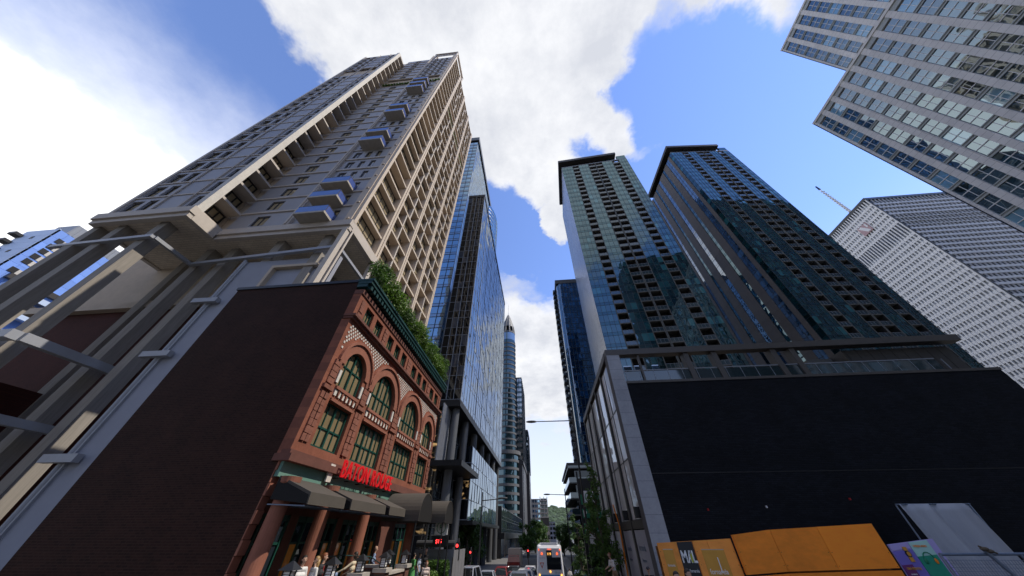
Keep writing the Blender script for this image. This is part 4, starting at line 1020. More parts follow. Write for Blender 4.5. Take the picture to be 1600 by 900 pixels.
for k in range(7):
    c = MB(); c.fb(FBy, 9.4, 11.9, 68.5 - k * 2.9, 69.3 - k * 2.9, -.2, 1.6, 0); c.fb(FBy, 4.5, 5.4, 67.3 - k * 5.8, 68.2 - k * 5.8, -.05, .1, 0); c.build('front_balcony', M.black, lb)
c = MB(); c.box(-146, -138.6, 40, 56, 71.2, 75.2)
for k in range(16): c.box(-138.6, -138.45, 40.2 + k, 40.7 + k, 71.3, 75.1)
c.build('roof_plant_room', M.corr, lb)
for k in range(4): c = MB(); c.fb(FBx, 2.5 + k * .8, 14, 54 - k * 2.6, 55.4 - k * 2.6, -.2, 1.2 + .3 * k); c.build('lower_awning', M.canopy if k % 2 == 0 else M.lpale, lb)

# ================================================================== unseen offices behind the viewer, added and sized to darken glass reflections and skylight
for (x0, x1, y0, y1, h, lab) in ((-64, -14, -70, -42, 74, 'broad dark unseen office building behind the viewer, added for reflections and dimmer skylight'),
                                 (58, 118, -76, -46, 165, 'dark office building reflected in the right half of the left twin tower'),
                                 (126, 310, -60, -12, 215, 'tall dark office building reflected in the glass of the right twin tower')):
    t_ = thing('office_building', lab, 'building', (x0, y1, 0), group='offices reflected in the glass')
    c = MB(); c.box(x0, x1, y0, y1 - .05, 0, h - .1); c.build('core_wall', M.canopy, t_)
    gl, mu = MB(), MB(); curtain(gl, mu, Fr((x0, y1, 0), (1, 0), (0, 1)), lin(0, x1 - x0, int((x1 - x0) / 4)), lin(0, h, int(h / 3.6)), .4, .004, .5, .3, g=(0, 0))
    gl.build('curtain_wall', M.g_dark, t_); mu.build('mullions', M.rt_conc, t_)
# ================================================================== ground
def strip_sheet(name, m, x0, x1, ys, dz, thick=0.0, kind='structure'):
    b = MB()
    for a, c in zip(ys, ys[1:]):
        if thick: b.hexa([(x0, a, gz(a) + dz - thick), (x1, a, gz(a) + dz - thick), (x1, c, gz(c) + dz - thick), (x0, c, gz(c) + dz - thick), (x0, a, gz(a) + dz), (x1, a, gz(a) + dz), (x1, c, gz(c) + dz), (x0, c, gz(c) + dz)])
        else: b.face([(x0, a, gz(a) + dz), (x1, a, gz(a) + dz), (x1, c, gz(c) + dz), (x0, c, gz(c) + dz)], n=Vector((0, 0, 1)))
    o = b.build(name, m); o['kind'] = kind; return o
YS = [-300, -60, 0, 22] + [22 + 2 * i for i in range(1, 15)] + [80, 150, 300, 900]
strip_sheet('ground', M.earth, -2500, 2500, [-2500] + YS + [4000], -.02)
Y1 = [y for y in YS if y <= 30]; Y2 = [y for y in YS if y >= 30]
strip_sheet('road', M.asphalt, -7.0, 3.4, Y1, 0.0); strip_sheet('road', M.asphalt, -8.7, 3.4, Y2, 0.0)
strip_sheet('pavement', M.paving, -18, -7.0, Y1, .13, .2); strip_sheet('pavement', M.paving, -18, -8.7, Y2, .13, .2); strip_sheet('pavement', M.paving, 3.4, 5.24, YS, .13, .2)
for x, yy in ((-7.0, Y1), (-8.7, Y2), (3.25, YS)): strip_sheet('kerb', M.kerb, x, x + .15, yy, .135, .2)
b = MB()
for i in range(24):
    y = 2 + i * 6; b.face([(-1.86, y, gz(y) + .006), (-1.74, y, gz(y) + .006), (-1.74, y + 2.5, gz(y + 2.5) + .006), (-1.86, y + 2.5, gz(y + 2.5) + .006)], n=Vector((0, 0, 1)))
o = b.build('road_markings', M.paintw); o['kind'] = 'structure'
b = MB(); nx, ny = 70, 26
def hz(x, y): t_ = max(0, min(1, (y - 620) / 900)); return -2 + (t_ ** 1.1) * (92 + 26 * mnoise.noise(Vector((x * .002, y * .002, 3)))) + t_ * 7 * mnoise.noise(Vector((x * .02, y * .02, 1)))
for i in range(nx):
    for j in range(ny):
        x0, x1 = -900 + 1900 * i / nx, -900 + 1900 * (i + 1) / nx; y0, y1 = 620 + 1100 * j / ny, 620 + 1100 * (j + 1) / ny
        b.face([(x0, y0, hz(x0, y0)), (x1, y0, hz(x1, y0)), (x1, y1, hz(x1, y1)), (x0, y1, hz(x0, y1))], n=Vector((0, 0, 1)))
o = b.build('hill', M.forest); o['kind'] = 'structure'
b = MB(); g = random.Random(3)
for k in range(1500):
    x, y = g.uniform(-60, 130), g.uniform(640, 1400); r_ = g.uniform(4, 8); b.ell((x, y, hz(x, y) + r_ * .5), r_, r_, r_ * .9, 6, 0, g.random())
o = b.build('hillside_wood', leafmat('hill_foliage', (.07, .105, .04), .5)); tag(o, 'hazy green wooded hillside at the end of the street', 'wood', kind='stuff')

# ================================================================== raised terrace in front of the red building
te = thing('terrace', 'raised restaurant terrace with brick piers and pale caps in front of the red sandstone building', 'terrace', (-8.9, 15, 0))
b = MB(); b.box(-11.0, -7.55, 10.5, 21.2, .0, .62); b.build('terrace_floor', M.paving, te)
TB = brick('terrace_brick', 1, (.17, .065, .045), (.12, .05, .036), (.10, .07, .06))
b = MB(); cap = MB()
pys = [11.35, 13.6, 15.75, 18.0, 20.6]
for i, y in enumerate(pys):
    q = MB(); q.box(-8.05, -7.55, y - .25, y + .25, 0, 1.62); o = q.build('brick_pier', TB, te); q = MB(); q.box(-8.13, -7.47, y - .33, y + .33, 1.62, 1.76); q.build('pier_cap', M.conc, o)
for (a, c), h in zip(zip(pys, pys[1:]), (1.32, 1.42, 1.38, 1.5)): b.box(-7.95, -7.65, a + .25, c - .25, 0, h); cap.box(-8.02, -7.58, a + .34, c - .34, h, h + .10)
b.box(-10.0, -8.1, 18.75, 19.05, .6, 1.72); cap.box(-9.8, -8.1, 18.7, 19.1, 1.72, 1.82)
b.build('parapet_wall', TB, te); cap.build('parapet_cap', M.conc, te)
b = MB()
for k in range(5): b.box(-9.6, -8.2, 21.3 + .3 * k, 21.6 + .3 * k, 0, .62 - .12 * k)
b.build('terrace_steps', M.paving, te)
b = MB()
for y in (19.0, 21.5):
    b.tube((-9.0, y, 1.5 if y > 20 else 2.1), (-9.0, y - .01, .6), .025, n=6)
b.tube((-9.7, 17.6, 2.2), (-9.0, 19.0, 2.1), .025, n=6); b.tube((-9.0, 19.0, 2.1), (-9.0, 21.5, 1.5), .025, n=6); b.tube((-9.7, 16.0, 2.2), (-9.7, 17.6, 2.2), .025, n=6); b.tube((-9.7, 16, 2.2), (-9.7, 16, .6), .025, n=6)
b.build('handrail', M.copper, te)
lspots = [(-7.8, 11.35, 1.76), (-7.8, 13.6, 1.76), (-7.8, 15.75, 1.76), (-7.8, 18.0, 1.76), (-8.0, 18.9, 1.82), (-7.8, 20.6, 1.76)]
lab = ['first lantern from the bare wall, beside the corner column', 'second lantern from the bare wall, behind the suited man', 'third lantern, just past the beckoning woman', 'fourth lantern, on the far part of the terrace', 'lantern on the cross wall, behind the fourth one', 'lantern on the last brick pier, nearest the canopy']
def lantern():
    t_ = thing('pier_lantern', '', 'lantern', (0, 0, 0), group='lanterns on the terrace piers')
    b = MB(); b.box(-.13, .13, -.13, .13, 0, .04); b.hexa([(-.24, -.24, .36), (.24, -.24, .36), (.24, .24, .36), (-.24, .24, .36), (-.02, -.02, .56), (.02, -.02, .56), (.02, .02, .56), (-.02, .02, .56)])
    for x in (-.12, .12):
        for y in (-.12, .12): b.box(x - .015, x + .015, y - .015, y + .015, .04, .36)
    b.build('lantern_cage', M.black, t_)
    b = MB()
    for k in range(4): b.box(-.105, .105, -.105, .105, .05 + k * .075, .105 + k * .075)
    b.build('louvred_glass', M.white, t_); return t_
L0 = lantern()
for i, p in enumerate(lspots):
    o = L0 if i == 0 else copy_tree(L0); o.location = p; o['label'] = lab[i] + ', small black pyramid roof'

# ================================================================== people
def capd(P, a, b, ra, rb):
    ab = b - a; t_ = np.clip(((P - a) @ ab) / max(1e-9, ab @ ab), 0, 1)
    return np.linalg.norm(P - a - t_[:, None] * ab, axis=1) - (ra + (rb - ra) * t_)
def person(label, loc, rz, top, bottom, skin=None, hair=None, hairlen='short', h=1.72, pose='stand', dress=None, tie=None, cap=None, bald=False):
    """one continuous body: limb and trunk volumes fused by a remesh, cloth and skin by zone; hair, skirt, tie are children. Faces +y before rz."""
    skin = skin or M.skin; hair = hair or M.hair_d; s_ = h / 1.72
    V = lambda *p: np.array(p, float)
    prim = []                                     # (a, b, ra, rb, zone)
    z_ = 0
    def seg(a, b, ra, rb, m): prim.append((V(*a), V(*b), ra, rb, m))
    seg((-.075, 0, .93), (.075, 0, .93), .105, .105, 1); seg((-.06, .0, 1.05), (.06, .0, 1.05), .095, .095, 0); seg((-.09, .0, 1.22), (.09, .0, 1.22), .105, .105, 0); seg((-.12, -.01, 1.38), (.12, -.01, 1.38), .075, .075, 0)
    seg((0, -.01, 1.42), (0, .015, 1.54), .05, .047, 2); seg((0, .02, 1.62), (0, .0, 1.66), .072, .085, 2); seg((0, .045, 1.565), (0, .03, 1.60), .045, .06, 2)
    seg((0, .095, 1.625), (0, .115, 1.60), .012, .016, 2); seg((.08, .01, 1.61), (.082, .01, 1.645), .014, .018, 2); seg((-.08, .01, 1.61), (-.082, .01, 1.645), .014, .018, 2)
    st = .16 if pose in ('walk', 'lean') else 0.0
    for sx, dy in ((1, st), (-1, -st)):
        k = (sx * .095, dy * .9 + .02, .50); an = (sx * .10, dy * 1.6 - .03 - (.08 if dy < 0 else 0), .09 + (.05 if dy < 0 else 0))
        seg((sx * .09, 0, .90), k, .092, .06, 1); seg(k, an, .058, .04, 1); seg((an[0], an[1] - .03, an[2] - .045), (an[0], an[1] + .15, an[2] - .055), .038, .032, 3)
    def arm(sx, el, wr, sleeve=0, hd=None):
        sh = (sx * .175, -.01, 1.40); seg(sh, el, .055, .042, 0); seg(el, wr, .040, .028, sleeve)
        e, w_ = np.array(el), np.array(wr); d = (w_ - e) / np.linalg.norm(w_ - e) if hd is None else np.array(hd, float)
        side = np.cross(d, V(0, 1, .2)); side /= np.linalg.norm(side); up = np.cross(side, d); c = w_ + d * .045
        seg(tuple(w_), tuple(c + d * .02), .026, .036, 2)
        for i, (o_, ln) in enumerate(((-.030, .065), (-.010, .078), (.010, .073), (.030, .055))):
            a = c + d * .035 + side * o_; m_ = a + d * ln * .55 + up * .006; seg(tuple(a), tuple(m_), .0115, .0105, 2); seg(tuple(m_), tuple(m_ + d * ln * .5 - up * .018), .0105, .009, 2)
        a = c - side * .03 - d * .02; seg(tuple(a), tuple(a + d * .045 - side * .028), .013, .011, 2)
    bare = 2 if (dress or top in (M.c_pink,)) else 0
    if pose == 'point': arm(1, (.27, .10, 1.16), (.20, .30, 1.05), 0); arm(-1, (-.30, .22, 1.22), (-.34, .50, 1.10), 0)
    elif pose == 'hip': arm(1, (.33, -.08, 1.17), (.18, .06, 1.0), bare, (-.8, .5, -.2)); arm(-1, (-.24, .02, 1.13), (-.25, .12, .90), bare)
    elif pose == 'lean': arm(1, (.23, .12, 1.16), (.18, .36, 1.08), 2); arm(-1, (-.23, .10, 1.15), (-.17, .36, 1.04), 2)
    elif pose == 'walk': arm(1, (.24, -.10, 1.14), (.24, .02, .90), bare); arm(-1, (-.24, .10, 1.14), (-.22, .30, .98), bare)
    else: arm(1, (.24, -.03, 1.13), (.23, .08, .89), bare); arm(-1, (-.24, -.03, 1.13), (-.23, .08, .89), bare)
    if pose == 'lean':
        for i, (a, b_, ra, rb, m) in enumerate(prim):
            for q in (a, b_):
                if q[2] > .95: q[1] += (q[2] - .95) * .28
    # tubes -> remesh
    mb = MB()
    for a, b_, ra, rb, m in prim:
        mb.tube(a, b_, ra, rb, 10); mb.ell(a, ra, ra, ra, 8); mb.ell(b_, rb, rb, rb, 8)
    me = mb.mesh('tmp', M.skin); o = bpy.data.objects.new('tmp', me); COL.objects.link(o)
    md = o.modifiers.new('r', 'REMESH'); md.mode = 'VOXEL'; md.voxel_size = .0135
    sm = o.modifiers.new('s', 'SMOOTH'); sm.factor = .5; sm.iterations = 2
    dg = bpy.context.evaluated_depsgraph_get(); dg.update(); m2 = bpy.data.meshes.new_from_object(o.evaluated_get(dg)); bpy.data.objects.remove(o)
    n = len(m2.polygons); P = np.empty(n * 3); m2.polygons.foreach_get('center', P); P = P.reshape(-1, 3)
    D = np.stack([capd(P, *q[:4]) for q in prim]); idx = D.argmin(0); zone = np.array([q[4] for q in prim])[idx]
    m2.materials.clear()
    for m in (top, bottom, skin, M.c_black): m2.materials.append(m)
    m2.polygons.foreach_set('material_index', zone.astype('i')); m2.polygons.foreach_set('use_smooth', [True] * n)
    m2.transform(Matrix.Scale(s_, 4)); m2.update()
    ob = bpy.data.objects.new('person', m2); COL.objects.link(ob); ob.location = loc; ob.rotation_euler = (0, 0, rz); tag(ob, label, 'person')
    ld = .19 if pose == 'lean' else 0
    def child(nm, mb_, m):
        for i, v in enumerate(mb_.v): mb_.v[i] = Vector(v) * s_
        c = bpy.data.objects.new(nm, mb_.mesh(nm, m, smooth=True)); COL.objects.link(c); c.parent = ob
    hb = MB()
    if not bald:
        hb.ell((0, -.012 + ld, 1.665), .092, .10, .095, 14)
        hb.v = [Vector((v.x, v.y, v.z)) if not (v.y > .045 + ld and v.z < 1.69) else Vector((v.x * .8, .045 + ld, max(v.z, 1.62))) for v in hb.v]
        if hairlen == 'long': hb.tube((0, -.055 + ld, 1.66), (0, -.10 + ld, 1.33), .085, .05, 12); hb.ell((0, -.07 + ld, 1.52), .095, .06, .16, 12)
        if hairlen == 'bob': hb.ell((0, -.03 + ld, 1.60), .10, .085, .10, 12)
        if cap: hb.tube((0, .05 + ld, 1.70), (0, .17 + ld, 1.685), .06, .05, 10)
        child('hair' if not cap else 'cap', hb, cap or hair)
    eb = MB()
    for x in (-.03, .03): eb.ell((x, .083 + ld, 1.648), .011, .006, .008, 8)
    eb.box(-.022, .022, .083 + ld, .092 + ld, 1.572, 1.579); child('eyes_and_mouth', eb, M.hair_d)
    if dress:
        d_ = MB(); d_.lathe([(.17, 1.0), (.185, .85), (.23, .45), (.25, .38)], (0, 0, 0), 20); child('skirt', d_, dress)
    if tie: d_ = MB(); d_.hexa([(-.02, .10, 1.10), (.02, .10, 1.10), (.02, .113, 1.10), (-.02, .113, 1.10), (-.012, .062, 1.40), (.012, .062, 1.40), (.012, .075, 1.40), (-.012, .075, 1.40)]); child('tie', d_, tie)
    return ob
TZ = .62
person('woman in a white top with dark hair, nearest the corner column on the terrace', (-8.75, 13.3, TZ), R(-120), M.c_white, M.c_navy, hair=M.hair_d, hairlen='bob', pose='hip')
person('woman with long blond hair in a white blouse, seen from behind beside the suited man', (-8.55, 13.75, TZ), R(150), M.c_white, M.c_khaki, hair=M.hair_b, hairlen='long', h=1.68)
person('bearded man in a charcoal suit with a red tie on the terrace', (-8.45, 14.05, TZ), R(-75), M.c_suit, M.c_suit, hair=M.hair_r, tie=M.c_red, h=1.76)
person('person in a pale blue shirt standing behind the second lantern', (-8.5, 15.1, TZ - .22), R(-100), M.c_blue, M.c_navy, hair=M.hair_b, h=1.66)
person('dark haired woman in a long cream coat reaching out one arm on the terrace', (-8.45, 16.35, TZ), R(100), M.c_cream, M.c_cream, skin=M.skin, hair=M.hair_d, hairlen='bob', pose='point', dress=M.c_cream)
person('man in a pale blue shirt and dark tie standing in the restaurant doorway', (-9.25, 19.95, TZ + .1), R(-60), M.c_blue, M.c_navy, bald=True, tie=M.c_navy, h=1.74, pose='hip')
PZ = .13
person('woman in a green dress under the barrel canopy', (-8.55, 24.2, PZ + .25), R(-40), M.c_green, M.c_green, hair=M.hair_d, dress=M.c_green, pose='hip', h=1.66)
person('woman in a blue patterned dress behind the woman in green', (-8.4, 24.9, PZ + .25), R(-90), M.c_pattern, M.c_pattern, hair=M.hair_d, dress=M.c_pattern, h=1.66)
person('bald man in a black suit standing by the hedge', (-8.3, 25.7, PZ + .25), R(-120), M.c_black, M.c_black, bald=True, h=1.84)
person('red haired woman in a pale pink top by the round bushes', (-7.35, 23.2, .05), R(-150), M.c_pink, M.c_white, hair=M.hair_r, hairlen='bob', h=1.68)
person('tall man in a white T-shirt and khaki shorts leaning forward on the right pavement', (4.05, 25.3, .20), R(115), M.c_white, M.c_khaki, hair=M.hair_r, pose='lean', h=1.85)
person('person in a dark cap by the grey granite pier', (4.72, 19.6, .13), R(160), M.c_black, M.c_black, hair=M.hair_d, cap=M.c_navy, h=1.62)
person('dark haired person in front of the orange hoarding, left of two', (4.12, 13.55, .13), R(170), M.c_suit, M.c_black, hair=M.hair_d, h=1.86)
person('dark haired person in front of the orange hoarding, right of two', (4.62, 13.9, .13), R(200), M.c_suit, M.c_black, hair=M.hair_d, h=1.90, hairlen='bob')
person('far pedestrian in a light blue top between the orange drums', (3.0, 45.0, gz(45) + .13), R(0), M.c_blue, M.c_navy, h=1.72, pose='walk')
person('far pedestrian in a white shirt on the right kerb behind the bus', (2.35, 47, gz(47)), R(0), M.c_white, M.c_black, h=1.72, pose='walk')

# ================================================================== planting by the canopy
for nm, p, r_, lab_, mt in (('round_bush', (-7.75, 23.9, .13), .5, 'round light green bush beside the woman in green', M.leaf_l), ('round_bush', (-7.35, 24.4, .13), .48, 'round light green bush behind the red haired woman', M.leaf_l)):
    m_ = MB(); leafcloud(m_, [((p[0], p[1], .75), r_), ((p[0] + .1, p[1] - .1, .95), r_ * .8)], 1500, .12, seed=int(p[1] * 10)); m_.tube((p[0], p[1], .13), (p[0], p[1], .6), .05)
    tag(m_.build(nm, mt, at=p), lab_, 'bush', 'round bushes by the canopy')
m_ = MB(); g = random.Random(5)
for k in range(3200):
    x, y, z = g.uniform(-9.6, -6.9), g.uniform(26.4, 27.1), g.uniform(.6, 1.62)
    q = Vector((x, y, z)); n_ = Vector((g.gauss(0, 1), g.gauss(0, 1), g.gauss(0, 1))).normalized(); a = n_.orthogonal().normalized() * .07; c_ = n_.cross(a); m_.face([q - a, q + c_ * .6, q + a, q - c_ * .6], 0, g.random())
m_.box(-9.5, -7.0, 26.5, 27.0, -.3, .6, 1); tag(m_.build('clipped_hedge', [M.leaf, M.plastic], at=(-8.2, 26.7, 0)), 'clipped dark green hedge beyond the canopy posts', 'hedge')

# ================================================================== left kerb: site enclosure, parking sign, signals
se = thing('site_enclosure', 'grey panelled enclosure with a dark pipe along its top, at the left kerb', 'enclosure', (-7.4, 27.5, 0))
b = MB()
for k in range(3): b.box(-9.7 + k * .95, -8.78 + k * .95, 27.5, 27.56, -.5, 2.1)
for k in range(4): b.box(-6.88, -6.82, 27.5 + k * .95, 28.42 + k * .95, -.6, 2.1)
b.box(-9.75, -6.8, 27.46, 27.6, 1.75, 2.15); b.build('panel', M.encl, se)
b = MB(); b.tube((-9.7, 27.6, 2.45), (-6.8, 27.6, 2.45), .20, n=12); b.tube((-7.1, 27.7, 2.15), (-7.1, 27.7, 3.0), .05); b.build('top_pipe', M.plastic, se)
b = MB()
for x in (-9.72, -8.78, -7.83, -6.87): b.box(x, x + .06, 27.42, 27.5, -.5, 1.75)
b.build('panel_post', M.bronze, se)
ps = thing('parking_sign', 'pale sign with green ringed P above a red lettered display, left pavement', 'sign', (-7.6, 26.3, 0))
FS = Fr((-7.6, 26.3, 0), (1, 0), (0, -1))
b = MB(); b.fb(FS, -.45, .45, 2.95, 3.75, -.12, .10); b.fb(FS, -.5, .5, 2.35, 2.9, -.12, .12, 1); b.fb(FS, -.06, .06, 0, 3, -.16, -.12, 1); b.build('sign_box', [M.white, M.black], ps)
b = MB(); ring(b, FS, 0, 3.35, .30, .34, .10, .12, math.pi * 2, 0, 28); b.build('ring', M.green_s, ps); text('P', .44, FS, -.13, 3.20, .11, .02, M.green_s, ps)
text('$15', .30, FS, -.30, 2.50, .13, .02, M.redlamp, ps)
def signal(lab_, p, h, pole=True, arm=0):
    t_ = thing('traffic_signal', lab_, 'traffic light', (p[0], p[1], gz(p[1])), group='traffic signals showing red')
    b = MB(); z = gz(p[1])
    if pole: b.tube((p[0], p[1], z), (p[0], p[1], z + h + .5), .06, n=8)
    b.build('pole', M.plastic, t_)
    b = MB(); b.box(p[0] - .17, p[0] + .17, p[1] - .30, p[1] - .06, z + h - .75, z + h + .25)
    for k in range(3):
        b.tube((p[0], p[1] - .30, z + h + .07 - k * .31), (p[0], p[1] - .46, z + h + .05 - k * .31), .12, .12, 10, cap=False)
    b.build('housing', M.black, t_)
    for k, m in enumerate((M.redlamp, M.plastic, M.plastic)): b = MB(); b.tube((p[0], p[1] - .30, z + h + .07 - k * .31), (p[0], p[1] - .325, z + h + .07 - k * .31), .105, n=12); b.build('lens', m, t_)
signal('red traffic light beside the lit parking sign on the left', (-6.95, 29.2), 2.75)
signal('red traffic light low on the left kerb behind the silver car', (-8.9, 44), 2.9)
signal('red traffic light at the far left corner under the round tower, beside the bus', (-2.9, 56), 3.1)

# street lamps
def lamp(lab_, base, h, tip, arm=True):
    t_ = thing('street_lamp', lab_, 'street lamp', base); x, y, z = base
    b = MB(); b.tube((x, y, z), (x, y, h), .11, .07, 10); b.tube((x, y, z), (x, y, z + 1.2), .16, .15, 10); b.tube((x, y, h - .9), (tip[0] + .55, tip[1], tip[2]), .055, .045, 8); b.build('pole', M.black, t_)
    b = MB(); b.ell(tip, .62, .24, .12, 14); b.build('lamp_head', M.plastic, t_)
lamp('tall street lamp with long arm and oval head reaching over from the right', (3.55, 33, gz(33)), 13.2, (-.95, 33, 12.3))
lamp('thin dark street lamp with an arm, in front of the dark glass office block', (-8.1, 45, gz(45)), 7.2, (-5.4, 45, 6.55))
lamp('far street lamp arm reaching from the right above the bus', (3.6, 62, gz(62)), 9.2, (.4, 62, 8.4))

# ================================================================== vehicles
def loft(mb, secs, mi=0):
    """secs: rings of equal length (points)"""
    n = len(secs[0]); k = len(mb.v)
    for s_ in secs: mb.v += [Vector(p) for p in s_]
    for i in range(len(secs) - 1):
        for j in range(n):
            j2 = (j + 1) % n; mb.f.append((k + i * n + j, k + i * n + j2, k + (i + 1) * n + j2, k + (i + 1) * n + j)); mb.m.append(mi); mb.r.append(0)
    mb.f.append(tuple(k + j for j in range(n))); mb.f.append(tuple(k + (len(secs) - 1) * n + j for j in range(n))[::-1]); mb.m += [mi, mi]; mb.r += [0, 0]
def rsec(y, hw, z0, z1, r_=.12, tw=0):
    """rounded section at y: half width hw, from z0 to z1; tw narrows the top"""
    P = []
    for cx_, cz, a0 in ((hw - r_, z0 + r_, -90), (hw - r_ - tw, z1 - r_, 0), (-(hw - r_ - tw), z1 - r_, 90), (-(hw - r_), z0 + r_, 180)):
        for i in range(4): a = R(a0 + 30 * i); P.append((cx_ + r_ * math.cos(a), y, cz + r_ * math.sin(a)))
    return P
def car(lab_, loc, rz, col, kind='sedan', lights=True, group='cars queuing in the street'):
    """nose towards -y before rz"""
    t_ = thing('car', lab_, 'car', (0, 0, 0), group=group); pm = paint('car_paint', col)
    suv = kind == 'suv'; H = 1.68 if suv else 1.45; bl = .95 if suv else .86
    b = MB(); loft(b, [rsec(-2.25, .72, .32, .62, .1), rsec(-2.15, .85, .22, bl - .18, .12), rsec(-1.7, .90, .2, bl - .06, .12), rsec(-.9, .91, .2, bl, .12), rsec(1.2, .91, .2, bl + .02, .12), rsec(2.0, .88, .22, bl, .12), rsec(2.25, .80, .34, bl - .1, .12)])
    o = b.build('body', pm, t_, smooth=False)
    ya, yb = (-1.0, 2.1) if suv else (-1.0, 1.7)
    g = MB(); g.hexa([(-.84, ya, bl - .02), (.84, ya, bl - .02), (.84, yb, bl), (-.84, yb, bl), (-.62, ya + .75, H - .06), (.62, ya + .75, H - .06), (.62, yb - (.25 if suv else .65), H - .06), (-.62, yb - (.25 if suv else .65), H - .06)]); g.build('windows', M.carglass, t_)
    r_ = MB(); y0, y1 = ya + .72, yb - (.22 if suv else .62); loft(r_, [rsec(y0, .60, H - .1, H - .02, .03), rsec(y0 + .2, .64, H - .1, H + .01, .04), rsec(y1 - .2, .64, H - .1, H + .01, .04), rsec(y1, .60, H - .1, H - .02, .03)])
    for sx in (-1, 1):
        r_.bar((sx * .84, ya, bl), (sx * .62, ya + .74, H - .05), .07, .06); r_.bar((sx * .84, yb, bl), (sx * .62, y1, H - .05), .09, .08); r_.bar((sx * .85, .35, bl), (sx * .635, .35, H - .05), .06, .06)
    r_.build('roof', pm, t_)
    for sx in (-1, 1):
        for y in (-1.38, 1.38):
            w_ = MB(); w_.tube((sx * .70, y, .33), (sx * .915, y, .33), .33, n=20); w_o = w_.build('wheel', M.tyre, t_); w_ = MB(); w_.tube((sx * .90, y, .33), (sx * .925, y, .33), .2, n=14); w_.build('rim', M.rim, w_o)
        l_ = MB(); l_.ell((sx * .66, -2.14, .64), .17, .08, .085, 10); l_.build('headlight', M.headlamp if lights else M.white, t_)
        l_ = MB(); l_.box(sx * .68 - .13, sx * .68 + .13, 2.14, 2.25, .62, .78); l_.build('tail_light', M.taillamp, t_)
        m_ = MB(); m_.ell((sx * 1.0, -.7, bl + .08), .12, .07, .08, 8); m_.build('mirror', pm, t_)
    g = MB(); g.box(-.5, .5, -2.262, -2.2, .42, .58); g.box(-.26, .26, 2.23, 2.262, .48, .60, 1); g.box(-.26, .26, -2.275, -2.26, .30, .40, 1); g.build('grille_and_plate', [M.black, M.white], t_)
    t_.location = loc; t_.rotation_euler = (0, 0, rz); return t_
G = lambda x, y: (x, y, gz(y) + .005)
car('silver hatchback with a lit headlight beside the grey enclosure, nearest on the left', G(-7.5, 36), R(-5), (.35, .36, .40), 'suv')
car('silver saloon with lit headlights coming down the left lane behind the hatchback', G(-6.9, 44), R(3), (.42, .43, .46))
car('small red car in the left lane behind the silver saloon', G(-6.3, 52), R(0), (.32, .015, .012), 'suv')
car('black car with lit headlights in the middle of the queue', G(-4.8, 53), R(0), (.012, .013, .015), 'suv')
car('white saloon seen from behind in the lane left of the bus, nearest', G(-2.6, 35), R(180), (.72, .72, .72))
car('white car ahead of the nearest white saloon, left of the bus', G(-2.45, 41.5), R(180), (.68, .68, .69), 'suv')
car('dark red car ahead in the centre lane', G(-3.95, 45), R(180), (.16, .012, .012))
car('black car just left of the bus, with a sloping rear window', G(-2.3, 48), R(180), (.01, .011, .013), 'suv')
car('white car farther up the street beyond the black car', G(-2.6, 55), R(180), (.68, .68, .70), 'suv')
tk = thing('delivery_truck', 'red cabbed truck with a pale box body, up the left lane', 'truck', (-5.9, 66, gz(66)))
b = MB(); b.box(-7.0, -4.8, 67.2, 72, gz(66) + .8, gz(66) + 3.1); b.build('box_body', M.beige, tk); b = MB(); b.box(-6.95, -4.85, 65.2, 67.1, gz(66) + .5, gz(66) + 1.5); b.hexa([(-6.9, 65.5, gz(66) + 1.5), (-4.9, 65.5, gz(66) + 1.5), (-4.9, 67.1, gz(66) + 1.5), (-6.9, 67.1, gz(66) + 1.5), (-6.8, 66, gz(66) + 2.3), (-5.0, 66, gz(66) + 2.3), (-5.0, 67.1, gz(66) + 2.3), (-6.8, 67.1, gz(66) + 2.3)]); b.build('cab', paint('truck_red', (.22, .015, .012)), tk)
b = MB(); b.hexa([(-6.75, 65.62, gz(66) + 1.6), (-5.05, 65.62, gz(66) + 1.6), (-5.05, 65.7, gz(66) + 1.6), (-6.75, 65.7, gz(66) + 1.6), (-6.7, 65.93, gz(66) + 2.2), (-5.1, 65.93, gz(66) + 2.2), (-5.1, 66, gz(66) + 2.2), (-6.7, 66, gz(66) + 2.2)]); b.build('windscreen', M.carglass, tk)
for x in (-6.65, -5.15):
    b = MB(); b.ell((x, 65.18, gz(66) + .9), .15, .06, .12, 10); b.build('headlight', M.headlamp, tk)
    for y in (66, 70.8): b = MB(); b.tube((x - .12, y, gz(66) + .45), (x + .12, y, gz(66) + .45), .45, n=16); b.build('wheel', M.tyre, tk)
# the bus, seen from behind
BXC, BYC = .1, 37.0; bz = gz(37) + .01
bu = thing('city_bus', 'white city bus seen from behind with a blue lower panel and lit lamps', 'bus', (BXC, BYC, bz))
b = MB(); secs = []
for y, hw, zt, tw in ((0, 1.20, 3.0, .16), (.12, 1.28, 3.16, .14), (.6, 1.30, 3.24, .12), (11.5, 1.30, 3.24, .12), (12, 1.22, 3.1, .2)): secs.append([(BXC + p[0], BYC + p[1], bz + p[2]) for p in rsec(y, hw, .35, zt, .14, tw)])
loft(b, secs); b.build('body', paint('bus_white', (.74, .74, .75)), bu)
FBs_ = Fr((BXC, BYC, bz), (1, 0), (0, -1))
b = MB(); b.fb(FBs_, -1.08, 1.08, .45, 1.22, .002, .03, 1); b.fb(FBs_, -1.08, 1.08, .42, .72, .03, .04, 2)
g = random.Random(9)
for k in range(26): u = -1.0 + k * .08; b.fb(FBs_, u, u + .07, .72, .76 + g.random() * .14, .03, .036, 2)
b.build('blue_panel', [M.white, mat('bus_sky_blue', (.08, .28, .55), .4, .15, 2), mat('bus_deep_blue', (.012, .07, .28), .4, .15, 2)], bu)
